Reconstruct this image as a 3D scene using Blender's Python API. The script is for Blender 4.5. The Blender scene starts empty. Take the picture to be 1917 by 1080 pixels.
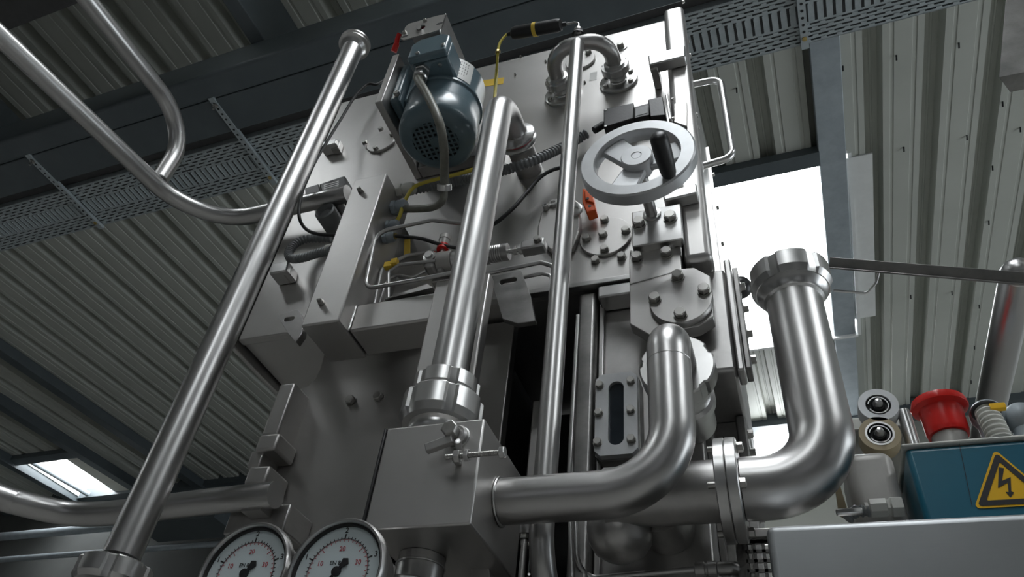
import bpy, bmesh, math, random
from mathutils import Vector, Matrix
random.seed(7)
S = bpy.context.scene
COL = S.collection
# ------------------------------------------------------------------ camera, world, exposure
F_PX = 1400.0
YAW, PIT, ROL = math.radians(-23.7), math.radians(42.0), math.radians(7.45)
CAM = Vector((0, 0, 1.6))
FW = Vector((math.sin(YAW)*math.cos(PIT), math.cos(YAW)*math.cos(PIT), math.sin(PIT)))
_r = FW.cross(Vector((0, 0, 1))).normalized(); _u = _r.cross(FW)
RT = math.cos(ROL)*_r + math.sin(ROL)*_u
UP = -math.sin(ROL)*_r + math.cos(ROL)*_u
cd = bpy.data.cameras.new('camera'); cam = bpy.data.objects.new('camera', cd); COL.objects.link(cam)
cd.sensor_fit = 'HORIZONTAL'; cd.sensor_width = 36.0; cd.lens = 36.0*F_PX/1917.0
cd.clip_start = 0.02; cd.clip_end = 100
M = Matrix((RT, UP, -FW)).transposed().to_4x4(); M.translation = CAM
cam.matrix_world = M
S.camera = cam
W = bpy.data.worlds.new('world'); S.world = W; W.use_nodes = True
W.node_tree.nodes['Background'].inputs[0].default_value = (0.78, 0.86, 1.0, 1)
W.node_tree.nodes['Background'].inputs[1].default_value = 1.0
S.view_settings.view_transform = 'Standard'; S.view_settings.look = 'None'
S.view_settings.gamma = 1.0; S.view_settings.use_curve_mapping = False
S.view_settings.exposure = 0.0
SKYLIGHT = 13.5        # brightness of the daylight behind the roof lights
WALLFILL = 0.25           # brightness of the unseen wall panes added as fill light
SIDEFILL = 3.6          # unseen glowing pane added at the right to brighten the roof there

# ------------------------------------------------------------------ measuring: point of a sight line on a plane
def ray(x, y): return FW + RT*((x-958.5)/F_PX) - UP*((y-540)/F_PX)
def PY(x, y, Y): d = ray(x, y); return CAM + d*(Y/d.y)
def PX(x, y, X): d = ray(x, y); return CAM + d*(X/d.x)
def PZ(x, y, Z): d = ray(x, y); return CAM + d*((Z-1.6)/d.z)
def PW(x, y, w): return CAM + ray(x, y)*w

# ------------------------------------------------------------------ materials
def nodes(name):
    m = bpy.data.materials.new(name); m.use_nodes = True
    nt = m.node_tree; return m, nt, nt.nodes['Principled BSDF']
def coords(nt, scale=(1, 1, 1)):
    tc = nt.nodes.new('ShaderNodeTexCoord'); mp = nt.nodes.new('ShaderNodeMapping')
    mp.inputs['Scale'].default_value = scale
    nt.links.new(tc.outputs['Object'], mp.inputs['Vector']); return mp.outputs['Vector']
def noise(nt, vec, scale, detail=4, rough=0.55):
    n = nt.nodes.new('ShaderNodeTexNoise'); n.inputs['Scale'].default_value = scale
    n.inputs['Detail'].default_value = detail; n.inputs['Roughness'].default_value = rough
    nt.links.new(vec, n.inputs['Vector']); return n.outputs['Fac']
def ramp(nt, fac, a, b, p0=0.3, p1=0.7):
    r = nt.nodes.new('ShaderNodeValToRGB'); e = r.color_ramp.elements
    e[0].position = p0; e[1].position = p1
    e[0].color = (*a, 1) if len(a) == 3 else a; e[1].color = (*b, 1) if len(b) == 3 else b
    nt.links.new(fac, r.inputs['Fac']); return r.outputs['Color']
def g3(v): return (v, v, v)
def metal(name, a, b, r0, r1, grain=(6, 6, 120), patch=9.0, bump=0.04, metallic=1.0):
    m, nt, p = nodes(name)
    p.inputs['Metallic'].default_value = metallic
    v = coords(nt); big = noise(nt, v, patch, 5, 0.6)
    nt.links.new(ramp(nt, big, a, b), p.inputs['Base Color'])
    gv = coords(nt, grain); gr = noise(nt, gv, 12.0, 3, 0.6)
    mx = nt.nodes.new('ShaderNodeMath'); mx.operation = 'MULTIPLY_ADD'
    nt.links.new(big, mx.inputs[0]); mx.inputs[1].default_value = 0.5
    nt.links.new(gr, mx.inputs[2])
    nt.links.new(ramp(nt, mx.outputs[0], g3(r0), g3(r1), 0.45, 1.0), p.inputs['Roughness'])
    if not bump: return m
    bp = nt.nodes.new('ShaderNodeBump'); bp.inputs['Strength'].default_value = bump
    bp.inputs['Distance'].default_value = 0.002
    nt.links.new(gr, bp.inputs['Height']); nt.links.new(bp.outputs['Normal'], p.inputs['Normal'])
    return m
def plain(name, a, b=None, rough=0.5, patch=14.0, bump=0.0, metallic=0.0, coat=0.0, spec=0.5):
    m, nt, p = nodes(name); b = b or tuple(c*0.8 for c in a)
    v = coords(nt); n = noise(nt, v, patch, 5, 0.6)
    nt.links.new(ramp(nt, n, a, b), p.inputs['Base Color'])
    p.inputs['Roughness'].default_value = rough; p.inputs['Metallic'].default_value = metallic
    p.inputs['Coat Weight'].default_value = coat; p.inputs['Coat Roughness'].default_value = 0.12
    p.inputs['Specular IOR Level'].default_value = spec
    if bump:
        n2 = noise(nt, v, patch*12, 3); bp = nt.nodes.new('ShaderNodeBump')
        bp.inputs['Strength'].default_value = bump; bp.inputs['Distance'].default_value = 0.002
        nt.links.new(n2, bp.inputs['Height']); nt.links.new(bp.outputs['Normal'], p.inputs['Normal'])
    return m
def emit(name, c, s):
    m = bpy.data.materials.new(name); m.use_nodes = True; nt = m.node_tree
    nt.nodes.remove(nt.nodes['Principled BSDF'])
    e = nt.nodes.new('ShaderNodeEmission'); e.inputs[0].default_value = (*c, 1); e.inputs[1].default_value = s
    nt.links.new(e.outputs[0], nt.nodes['Material Output'].inputs[0]); return m
m_panel = metal('brushed_sheet_steel', (.50, .488, .475), (.58, .568, .555), .38, .46, (3, 3, 90), 4, .01)
m_pipe = metal('satin_pipe_steel', (.49, .485, .48), (.54, .535, .53), .30, .36, (60, 60, 3), 4, 0)
m_pipeh = metal('satin_bend_steel', (.48, .475, .465), (.54, .53, .525), .30, .36, (20, 20, 20), 4, 0)
m_mach = metal('machined_steel', (.58, .575, .565), (.66, .655, .65), .285, .335, (8, 8, 8), 8, 0)
m_bolt = metal('bolt_steel', (.40, .39, .37), (.52, .51, .49), .29, .42, (8, 8, 8), 60, 0)
m_cast = metal('dull_plate_steel', (.40, .393, .385), (.54, .53, .52), .32, .46, (30, 4, 30), 12, .03)
m_dark = metal('grimy_frame_steel', (.20, .198, .195), (.34, .33, .32), .38, .55, (10, 10, 30), 16, .08)
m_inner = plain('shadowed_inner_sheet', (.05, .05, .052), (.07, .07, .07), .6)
m_alu = metal('cast_aluminium', (.50, .51, .52), (.57, .58, .59), .36, .46, (8, 8, 8), 30, 0, .5)
m_cab = metal('dark_brushed_cabinet_steel', (.27, .28, .285), (.32, .33, .335), .40, .48, (3, 3, 90), 4, 0)
m_galv = metal('galvanised_steel', (.38, .43, .45), (.48, .53, .55), .40, .55, (8, 8, 8), 30, 0, .35)
m_beam = plain('blue_grey_beam_paint', (.078, .095, .104), (.10, .119, .128), .45, 5, .05)
m_galvbeam = plain('weathered_galvanised_beam', (.30, .34, .37), (.40, .45, .48), .5, 11, .05, .1)
m_roof = plain('coated_roof_sheet', (.43, .445, .405), (.48, .495, .455), .5, 2.5)
m_white = plain('white_sheet', (.72, .73, .72), (.78, .79, .78), .5)
m_cream = plain('cream_lining', (.80, .78, .68), (.84, .82, .74), .6)
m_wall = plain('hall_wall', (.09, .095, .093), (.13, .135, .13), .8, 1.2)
m_floor = plain('concrete_floor', (.30, .295, .28), (.38, .37, .35), .55, 1.5)
m_black = plain('black_plastic', (.012, .012, .013), (.02, .02, .021), .42, 20, .1)
m_rubber = plain('black_rubber', (.013, .013, .014), (.022, .022, .022), .55)
m_blue = plain('blue_grey_motor_paint', (.10, .150, .178), (.115, .168, .195), .30, 14, .03, 0, .25)
m_bluedk = plain('blue_grey_grille_paint', (.085, .13, .15), (.10, .145, .165), .4)
m_teal = plain('teal_enamel', (.004, .105, .165), (.005, .118, .18), .38, 8, .03)
m_red = plain('red_plastic', (.62, .012, .010), (.70, .02, .014), .32, 8)
m_orange = plain('orange_plastic', (.75, .10, .015), (.80, .13, .02), .4)
m_yellow = plain('yellow_cable', (.55, .45, .05), (.62, .52, .08), .45)
m_sign = plain('yellow_sign_film', (.82, .46, .005), (.86, .50, .008), .4, 3)
m_tape = plain('yellow_tape', (.70, .46, .04), (.78, .54, .08), .5)
m_brass = metal('brass', (.55, .42, .16), (.65, .50, .22), .29, .38)
m_hose = plain('grey_corrugated_plastic', (.17, .18, .185), (.21, .22, .225), .42)
m_conduit = plain('oily_grey_conduit', (.20, .20, .17), (.13, .13, .105), .42, 40, .2)
m_gland = plain('grey_gland_plastic', (.22, .26, .29), (.28, .32, .35), .42, 20)
m_pale = plain('pale_grey_plastic', (.52, .52, .48), (.60, .60, .56), .5, 20)
m_beige = plain('beige_cast_housing', (.34, .33, .31), (.42, .41, .385), .42, 12, .05, .2)
m_tan = plain('tan_urethane', (.33, .27, .17), (.40, .33, .21), .5, 20)
m_dial = plain('gauge_dial_white', (.60, .68, .70), (.64, .72, .74), .5)
m_ink = plain('black_ink', (.01, .01, .012), (.016, .016, .018), .5)
m_redink = plain('red_ink', (.45, .06, .08), (.5, .08, .1), .5)
m_label = plain('silver_label', (.62, .62, .60), (.68, .68, .66), .45)
m_sightglass = plain('dark_sight_glass', (.016, .022, .032), (.026, .034, .045), .08, 20, 0, 0, .5)
m_sky = emit('roof_light_daylight', (.93, .97, 1.0), SKYLIGHT)
m_wallfill = emit('window_daylight', (.92, .96, 1.0), WALLFILL)
m_sidefill = emit('side_window_daylight', (.88, .95, 1.0), SIDEFILL)
def glass(name):
    m = bpy.data.materials.new(name); m.use_nodes = True; nt = m.node_tree
    nt.nodes.remove(nt.nodes['Principled BSDF'])
    t = nt.nodes.new('ShaderNodeBsdfTransparent'); g = nt.nodes.new('ShaderNodeBsdfGlossy'); x = nt.nodes.new('ShaderNodeMixShader')
    g.inputs['Roughness'].default_value = .03
    lw = nt.nodes.new('ShaderNodeLayerWeight'); lw.inputs[0].default_value = .5
    pw = nt.nodes.new('ShaderNodeMath'); pw.operation = 'POWER'; pw.inputs[1].default_value = 5.0; nt.links.new(lw.outputs['Facing'], pw.inputs[0])
    ad = nt.nodes.new('ShaderNodeMath'); ad.operation = 'MULTIPLY_ADD'; ad.inputs[1].default_value = .9; ad.inputs[2].default_value = .04; nt.links.new(pw.outputs[0], ad.inputs[0])
    nt.links.new(ad.outputs[0], x.inputs[0]); nt.links.new(t.outputs[0], x.inputs[1]); nt.links.new(g.outputs[0], x.inputs[2])
    nt.links.new(x.outputs[0], nt.nodes['Material Output'].inputs[0]); return m
m_glass = glass('clear_glass')

# ------------------------------------------------------------------ object bookkeeping
WL = {}
def link(o, parent=None, loc=(0, 0, 0)):
    COL.objects.link(o)
    if parent is not None: o.parent = parent
    base = WL[parent.name] if parent is not None else Vector((0, 0, 0))
    o.location = Vector(loc) - base; WL[o.name] = Vector(loc); return o
def tag(o, label, cat, group=None):
    o['label'] = label; o['category'] = cat
    if group: o['group'] = group
    return o
def thing(name, label, cat, loc, group=None):
    o = bpy.data.objects.new(name, None); o.empty_display_size = .05
    link(o, None, loc); return tag(o, label, cat, group)

# ------------------------------------------------------------------ mesh builder (world coordinates)
def frame(axis, ref=None):
    a = Vector(axis).normalized()
    r = Vector(ref) if ref is not None else (Vector((0, 0, 1)) if abs(a.z) < .9 else Vector((1, 0, 0)))
    x = (r - a*r.dot(a)).normalized(); y = a.cross(x); return x, y, a
class G:
    def __init__(s): s.bm = bmesh.new()
    def box(s, lo, hi):
        x0, y0, z0 = lo; x1, y1, z1 = hi
        v = [s.bm.verts.new(p) for p in ((x0,y0,z0),(x1,y0,z0),(x1,y1,z0),(x0,y1,z0),(x0,y0,z1),(x1,y0,z1),(x1,y1,z1),(x0,y1,z1))]
        for f in ((0,3,2,1),(4,5,6,7),(0,1,5,4),(1,2,6,5),(2,3,7,6),(3,0,4,7)): s.bm.faces.new([v[i] for i in f])
        return s
    def obox(s, c, ax, half):
        c = Vector(c); X, Y, Z = (Vector(a)*h for a, h in zip(ax, half))
        v = [s.bm.verts.new(c+X*i+Y*j+Z*k) for i, j, k in ((-1,-1,-1),(1,-1,-1),(1,1,-1),(-1,1,-1),(-1,-1,1),(1,-1,1),(1,1,1),(-1,1,1))]
        for f in ((0,3,2,1),(4,5,6,7),(0,1,5,4),(1,2,6,5),(2,3,7,6),(3,0,4,7)): s.bm.faces.new([v[i] for i in f])
        return s
    def prism(s, pts, vec):
        pts = [Vector(p) for p in pts]; vec = Vector(vec)
        n = sum(((pts[i]-pts[0]).cross(pts[i+1]-pts[0]) for i in range(1, len(pts)-1)), Vector())
        if n.dot(vec) > 0: pts = pts[::-1]
        a = [s.bm.verts.new(p) for p in pts]; b = [s.bm.verts.new(p+vec) for p in pts]; k = len(pts)
        s.bm.faces.new(a); s.bm.faces.new(b[::-1])
        for i in range(k): s.bm.faces.new((a[i], b[i], b[(i+1) % k], a[(i+1) % k])[::-1])
        return s
    def plate_hole(s, outer, inner, vec):
        """ring-like plate between two loops with the same number of points"""
        k = len(outer); vec = Vector(vec)
        L = [[s.bm.verts.new(Vector(p)+o) for p in lp] for lp in (outer, inner) for o in (Vector(), vec)]
        for i in range(k):
            j = (i+1) % k
            s.bm.faces.new((L[0][i], L[0][j], L[2][j], L[2][i])); s.bm.faces.new((L[1][j], L[1][i], L[3][i], L[3][j]))
            s.bm.faces.new((L[0][j], L[0][i], L[1][i], L[1][j])); s.bm.faces.new((L[2][i], L[2][j], L[3][j], L[3][i]))
        bmesh.ops.recalc_face_normals(s.bm, faces=s.bm.faces); return s
    def tube(s, pts, r, n=16, cap=True):
        pts = [Vector(p) for p in pts]; rs = r if isinstance(r, (list, tuple)) else [r]*len(pts)
        t = [(pts[min(i+1, len(pts)-1)]-pts[max(i-1, 0)]).normalized() for i in range(len(pts))]
        x, y, _ = frame(t[0]); rings = []
        for i, p in enumerate(pts):
            x = (x - t[i]*x.dot(t[i])).normalized(); y = t[i].cross(x)
            rings.append([s.bm.verts.new(p + (x*math.cos(2*math.pi*k/n)+y*math.sin(2*math.pi*k/n))*rs[i]) for k in range(n)])
        for a, b in zip(rings, rings[1:]):
            for k in range(n): s.bm.faces.new((a[k], a[(k+1) % n], b[(k+1) % n], b[k]))
        if cap: s.bm.faces.new(rings[0][::-1]); s.bm.faces.new(rings[-1])
        return s
    def lathe(s, o, axis, prof, n=32, ref=None, rfun=None):
        """prof = [(radius, height), ...]; radius 0 closes to a point; open rings stay open"""
        o = Vector(o); x, y, a = frame(axis, ref); rings = []
        for r, h in prof:
            if r <= 1e-6: rings.append([s.bm.verts.new(o+a*h)]); continue
            ring = []
            for k in range(n):
                th = 2*math.pi*k/n; q = rfun(th, r) if rfun else r
                ring.append(s.bm.verts.new(o+a*h+(x*math.cos(th)+y*math.sin(th))*q))
            rings.append(ring)
        for A, B in zip(rings, rings[1:]):
            if len(A) == 1 and len(B) == 1: continue
            for k in range(n):
                if len(A) == 1: s.bm.faces.new((A[0], B[(k+1) % n], B[k])[::-1])
                elif len(B) == 1: s.bm.faces.new((A[k], A[(k+1) % n], B[0]))
                else: s.bm.faces.new((A[k], A[(k+1) % n], B[(k+1) % n], B[k]))
        return s
    def torus(s, o, axis, R, r, n=40, m=10, a0=0, a1=2*math.pi, ref=None):
        x, y, a = frame(axis, ref); o = Vector(o); full = abs(a1-a0-2*math.pi) < 1e-6; rings = []
        for i in range(n if full else n+1):
            th = a0+(a1-a0)*i/n; d = x*math.cos(th)+y*math.sin(th)
            rings.append([s.bm.verts.new(o+d*(R+r*math.cos(2*math.pi*k/m))+a*(r*math.sin(2*math.pi*k/m))) for k in range(m)])
        prs = list(zip(rings, rings[1:]))+([(rings[-1], rings[0])] if full else [])
        for A, B in prs:
            for k in range(m): s.bm.faces.new((A[k], B[k], B[(k+1) % m], A[(k+1) % m]))
        return s
    def sphere(s, c, r, sc=(1, 1, 1)):
        m = Matrix.Translation(Vector(c)) @ Matrix.Diagonal((*sc, 1))
        bmesh.ops.create_uvsphere(s.bm, u_segments=20, v_segments=12, radius=r, matrix=m); return s
    def mesh(s, name, mat, org=Vector(), ang=38):
        bmesh.ops.remove_doubles(s.bm, verts=s.bm.verts, dist=1e-6)
        bmesh.ops.recalc_face_normals(s.bm, faces=s.bm.faces)
        bmesh.ops.translate(s.bm, verts=s.bm.verts, vec=-Vector(org))
        me = bpy.data.meshes.new(name); s.bm.to_mesh(me); s.bm.free()
        for p in me.polygons: p.use_smooth = True
        me.set_sharp_from_angle(angle=math.radians(ang)); me.materials.append(mat); return me
    def done(s, name, mat, parent=None, bevel=0, seg=2, label=None, kind=None, loc=None, ang=38):
        org = WL[parent.name] if parent is not None else Vector(loc if loc is not None else (0, 0, 0))
        o = bpy.data.objects.new(name, s.mesh(name, mat, org, ang)); link(o, parent, org)
        if bevel:
            b = o.modifiers.new('edge', 'BEVEL'); b.width = bevel; b.segments = seg; b.limit_method = 'ANGLE'; b.angle_limit = math.radians(40)
        if label: o['label'] = label
        if kind: o['kind'] = kind
        return o
def arcpath(pts, rad, n=7):
    """polyline with every inner corner rounded"""
    pts = [Vector(p) for p in pts]; out = [pts[0]]
    rads = rad if isinstance(rad, (list, tuple)) else [rad]*(len(pts)-2)
    for i in range(1, len(pts)-1):
        p = pts[i]; a = (pts[i-1]-p); b = (pts[i+1]-p); la, lb = a.length, b.length; a /= la; b /= lb
        ang = a.angle(b)
        if ang > math.pi-.02: out.append(p); continue
        d = min(rads[i-1]/math.tan(ang/2), la*.49 if i > 1 else la*.98, lb*.49 if i < len(pts)-2 else lb*.98); r = d*math.tan(ang/2)
        bis = (a+b).normalized(); c = p+bis*(r/math.sin(ang/2)); v0 = (p+a*d)-c; v1 = (p+b*d)-c
        tot = v0.angle(v1); ax = v0.cross(v1).normalized()
        for k in range(n+1): out.append(c+Matrix.Rotation(tot*k/n, 3, ax) @ v0)
    out.append(pts[-1]); return out
def spline(pts, n=8):
    P = [Vector(p) for p in pts]; P = [P[0]*2-P[1]]+P+[P[-1]*2-P[-2]]; out = []
    for i in range(1, len(P)-2):
        for k in range(n):
            t = k/n; out.append(.5*((2*P[i])+(-P[i-1]+P[i+1])*t+(2*P[i-1]-5*P[i]+4*P[i+1]-P[i+2])*t*t+(-P[i-1]+3*P[i]-3*P[i+1]+P[i+2])*t**3))
    out.append(P[-2]); return out
def resample(pts, step):
    out = [pts[0]]; acc = 0
    for a, b in zip(pts, pts[1:]):
        L = (b-a).length; d = step-acc
        while d <= L: out.append(a+(b-a)*(d/L)); d += step
        acc = (acc+L) % step
    return out
def hose(pts, r, pitch=.0085):
    """corrugated hose: radius alternates along the path"""
    q = resample(spline(pts, 14), pitch/4); rs = [r*(1.0 if i % 4 in (0, 1) else .80) for i in range(len(q))]
    return G().tube(q, rs, 14)
def circle(c, axis, r, n=24, ref=None):
    x, y, a = frame(axis, ref); return [Vector(c)+(x*math.cos(2*math.pi*k/n)+y*math.sin(2*math.pi*k/n))*r for k in range(n)]
# bolts share one mesh: head 1 wide across flats, seat at z = 0, pointing along +z
_g = G(); _g.lathe((0, 0, 0), (0, 0, 1), [(0, 0), (.66, 0), (.66, .10), (.57, .10)], 20)
_h = [(.577*math.cos(math.pi/3*k), .577*math.sin(math.pi/3*k)) for k in range(6)]
_g.prism([(x, y, .10) for x, y in _h], (0, 0, .52))
_g.lathe((0, 0, 0), (0, 0, 1), [(.50, .62), (.44, .68), (0, .68)], 18)
BOLT = _g.mesh('hex_bolt', m_bolt)
_g = G(); _g.lathe((0, 0, 0), (0, 0, 1), [(.5, 0), (.5, .75), (.44, .85), (.3, .85), (.27, .5), (0, .5)], 16)
SOCKET = _g.mesh('socket_screw', m_bolt)
def orient(o, axis, spin=0):
    o.rotation_mode = 'QUATERNION'
    o.rotation_quaternion = Vector(axis).to_track_quat('Z', 'Y') @ Matrix.Rotation(spin, 3, 'Z').to_quaternion()
def bolt(parent, p, s=.014, axis=(0, -1, 0), mesh=None, mat=None):
    me = mesh or BOLT
    o = bpy.data.objects.new(me.name, me); link(o, parent, p); o.scale = (s, s, s); orient(o, axis, random.uniform(0, 1)); return o
def nut_ring(o, axis, rin, rout, h, slots=6, name='union_nut', parent=None, mat=None):
    """slotted round nut of a dairy union"""
    def rf(th, r):
        if r < rout*.93: return r
        u = (th/(2*math.pi)*slots) % 1.0
        return r*.935 if u < .22 else r
    return G().lathe(o, axis, [(rin, .0), (rout*.86, 0), (rout*.9, .0), (rout, h*.24), (rout, h*.93), (rout*.955, h), (rin, h), (rin, 0)], 96, None, rf).done(name, mat or m_mach, parent, ang=20)
def text(s, size, p, xdir, ydir, parent, mat=None, name='lettering', depth=.0002, align='CENTER'):
    c = bpy.data.curves.new(name, 'FONT'); c.body = s; c.size = size; c.extrude = depth; c.align_x = align; c.align_y = 'CENTER'
    c.materials.append(mat or m_ink)
    f = bpy.data.objects.new(name, c); COL.objects.link(f)
    me = bpy.data.meshes.new_from_object(f); bpy.data.objects.remove(f); bpy.data.curves.remove(c)
    o = bpy.data.objects.new(name, me); link(o, parent, p)
    x = Vector(xdir).normalized(); z = x.cross(Vector(ydir)).normalized(); y = z.cross(x)
    o.rotation_mode = 'QUATERNION'; o.rotation_quaternion = Matrix((x, y, z)).transposed().to_quaternion(); return o
EX, EY, EZ = Vector((1, 0, 0)), Vector((0, 1, 0)), Vector((0, 0, 1))
# ================================================================== THE HALL (turned slightly against the machine)
BY = math.radians(-1.74); TP = math.tan(math.radians(2.35)); Z0 = 5.0
RB = Matrix.Rotation(-BY, 3, 'Z')
def rz(y): return Z0+TP*y
def BYp(x, y, Y): d = RB @ ray(x, y); return CAM + d*(Y/d.y)
def BZp(x, y, Z): d = RB @ ray(x, y); return CAM + d*((Z-1.6)/d.z)
def struct(o, top=True):
    if top: o.rotation_euler = (0, 0, BY); o['kind'] = 'structure'
    return o
def holder(name):
    o = bpy.data.objects.new(name, None); link(o); return struct(o)
YN, YF, XL, XR = -5.0, 5.9, -13.76, 5.5
struct(G().box((XL-.2, YN-.2, -.1), (XR+.2, YF+.2, 0)).done('floor', m_floor))
# corrugated roof sheets, each sheet a part; openings for the roof lights
PITCH = .275; E0 = .5385
prof = [(0, 0), (.040, 0), (.043, .004), (.060, .004), (.063, 0), (.0925, 0), (.104, .075), (.130, .075), (.134, .070), (.141, .070), (.145, .075),
        (.171, .075), (.1825, 0), (.215, 0), (.218, .004), (.232, .004), (.235, 0)]
bounds = [E0+.825*k for k in range(6, -2, -1)]
x = bounds[-1]
for k in range(4): x -= .825; bounds.append(x)
x -= .275; bounds.append(x)
while x > XL: x -= .825; bounds.append(x)
HOLES = {}          # strip left edge -> list of (y0, y1)
def strip_of(xm):
    for a, b in zip(bounds, bounds[1:]):
        if b <= xm <= a: return (b, a)
LIGHTS = [(.1, 2.95, 4.60), (-7.6, 4.90, 5.80), (.1, -1.0, .42), (.1, -3.4, -2.4), (-2.3, -.85, -.15), (3.3, -1.2, .6), (-7.6, -1.2, .6), (-10.5, 1.5, 3.0)]
for xm, a, b in LIGHTS: HOLES.setdefault(strip_of(xm), []).append((a, b))
ceiling = holder('ceiling')
for a, b in zip(bounds, bounds[1:]):
    n = round((a-b)/PITCH); ys = [YN]
    for h in sorted(HOLES.get((b, a), [])): ys += [h[0], h[1]]
    ys.append(YF)
    for y0, y1 in zip(ys[::2], ys[1::2]):
        g = G(); pts = [(b+PITCH*k+u, z) for k in range(n) for u, z in prof]+[(a, 0)]
        v0 = [g.bm.verts.new((u, y0, rz(y0)+z)) for u, z in pts]; v1 = [g.bm.verts.new((u, y1, rz(y1)+z)) for u, z in pts]
        for i in range(len(pts)-1): g.bm.faces.new((v0[i], v0[i+1], v1[i+1], v1[i]))
        g.done('roof_sheet', m_roof, ceiling, ang=15)
# dark fixing screws through the sheets
def roofpt(x, y):
    d = RB @ ray(x, y); t_ = (Z0-1.6)/(d.z-TP*d.y); return CAM+d*t_
for px in ((1578, 123), (1678, 103), (1795, 80), (1578, 254), (1692, 275), (1810, 253), (1877, 190), (1910, 238), (1858, 310), (1851, 413), (1705, 552), (1782, 545), (1872, 536), (1833, 570), (1824, 647), (1818, 712), (1379, 164), (497, 412), (640, 497)):
    p = roofpt(*px); r = Vector((-.1, .5, -.6)); G().tube([p, p+r*.035], .004, 6).done('fixing_screw', m_ink, ceiling)
# roof lights: lined shaft and pane
nw = 0
for xm, a, b in LIGHTS:
    nw += 1; x0, x1 = strip_of(xm); h = .34 if nw != 2 else .2
    w = holder('window_%d' % nw); za = rz(a)-.002; zb = rz(b)-.002
    g = G()
    for (xa, ya, xb, yb) in ((x0, a, x0-.02, b), (x1+.02, a, x1, b), (x0, a-.02, x1, a), (x0, b, x1, b+.02)):
        g.box((min(xa, xb), min(ya, yb), min(za, zb)), (max(xa, xb), max(ya, yb), max(za, zb)+h))
    g.done('shaft_lining', m_white, w)
    g = G(); hp = max(za, zb)+h-.03; g.box((x0, a, hp), (x1, b, hp+.02)); g.done('pane', m_sky, w)
    if nw == 2:
        G().box((x0+.55, a, rz(a)+.01), (x1-.02, b, rz(a)+.03)).done('cream_lining', m_cream, w)  # cream sheet paints in the sunlit side of the shaft
        G().box((x0-.02, a-.12, rz(a)-.06), (x1+.02, a-.0, rz(a)-.005)).done('trimmer', m_beam, w)
        G().tube([(x0+.14, a, rz(a)-.02), (x0+.14, b, rz(b)-.02)], .03, 10).done('frame_bar', m_galvbeam, w)
    if nw == 1:
        G().box((x0-.1, a-.10, rz(a)-.06), (x1-.15, a, rz(a)-.003)).done('trimmer', m_beam, w)
        G().box((x0-.1, b, rz(b)-.03), (x1-.15, b+.05, rz(b)-.003)).done('sill', m_galvbeam, w)
# purlins and roof beams, running away from the camera
def purlin(name, x0, x1, y0, y1, drop, mat, bot=None):
    g = G(); z0, z1 = rz(y0), rz(y1)
    zb0, zb1 = (z0-drop, z1-drop) if bot is None else (bot, bot)
    zt0, zt1 = (z0-.002, z1-.002) if bot is None else (bot+drop, bot+drop)
    g.prism([(x0, y0, zb0), (x1, y0, zb0), (x1, y0, zt0), (x0, y0, zt0)], (0, y1-y0, 0))
    if bot is None:
        for v in g.bm.verts:
            if abs(v.co.y-y1) < 1e-4: v.co.z += z1-z0
    return struct(g.done(name, mat, bevel=.004))
tn = 0
for x0, x1, y0, y1, drop, mat in ((.385, .525, 1.75, YF, .05, m_galvbeam), (-6.26, -6.15, .5, YF, .09, m_beam), (-7.06, -6.95, .5, YF, .10, m_beam), (-8.10, -8.0, .5, YF, .10, m_beam), (-9.3, -9.18, .5, YF, .12, m_beam)):
    tn += 1; purlin('trim_%d' % tn, x0, x1, y0, y1, drop, mat)
for x0, x1 in ((-1.94, -1.87), (-3.75, -3.68), (1.6, 1.67)):
    tn += 1; p = purlin('trim_%d' % tn, x0, x1, -2.0, 1.34, .30, m_beam, 4.482)
    G().box((x0-.03, 1.12, 4.482), (x1+.05, 1.30, 4.492)).done('foot_plate', m_beam, p)
tn += 1                                   # dark duct edge at the top left corner
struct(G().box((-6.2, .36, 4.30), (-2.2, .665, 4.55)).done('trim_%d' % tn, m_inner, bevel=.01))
# white flashing beside the roof beam
g = G(); g.prism([(.53, 2.98, rz(2.98)-.012), (.665, 2.98, rz(2.98)-.012), (.665, 2.98, rz(2.98)-.002), (.53, 2.98, rz(2.98)-.002)], (0, 1.5, 0))
for v in g.bm.verts:
    if v.co.y > 4: v.co.z += TP*1.5
tn += 1; struct(g.done('trim_%d' % tn, m_white))
# big girder across the hall
tn += 1; gird = holder('trim_%d' % tn)
G().box((XL, 1.10, 4.30), (XR, 1.214, 4.48)).done('girder_flange', m_beam, gird, bevel=.016, seg=3)
G().box((XL, 1.2146, 4.302), (XR, 1.385, 4.48)).done('girder_flange', m_beam, gird, bevel=.006)
G().box((XL, 1.387, 4.35), (XR, 1.441, 4.47)).done('cable_ledge', m_inner, gird)  # dark filler added to stand for the shade between girder and tray
# walls; the glowing panes behind and beside the camera are added fill light
def wall(name, lo, hi, mat=None): return struct(G().box(lo, hi).done(name, mat or m_wall))
zt = rz(YF)+.1
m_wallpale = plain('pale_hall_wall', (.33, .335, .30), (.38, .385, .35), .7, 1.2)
wb = holder('wall_back')
def backpart(x0, x1, z0, z1, mat, name='wall_panel'): return G().box((x0, YF, z0), (x1, YF+.15, z1)).done(name, mat, wb)
wa, wz = BYp(1405, 796, YF), BYp(1484, 880, YF)
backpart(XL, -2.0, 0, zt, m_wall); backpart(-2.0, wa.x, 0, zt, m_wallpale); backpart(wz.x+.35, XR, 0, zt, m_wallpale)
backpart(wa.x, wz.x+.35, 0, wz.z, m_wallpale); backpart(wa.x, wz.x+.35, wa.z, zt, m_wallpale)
w = holder('window_20'); G().box((wa.x, YF+.05, wz.z), (wz.x+.35, YF+.07, wa.z)).done('pane', m_sky, w)
G().box((wa.x-.05, YF-.04, wz.z-.05), (wz.x+.4, YF, wz.z)).done('window_sill', m_pale, w)
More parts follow.
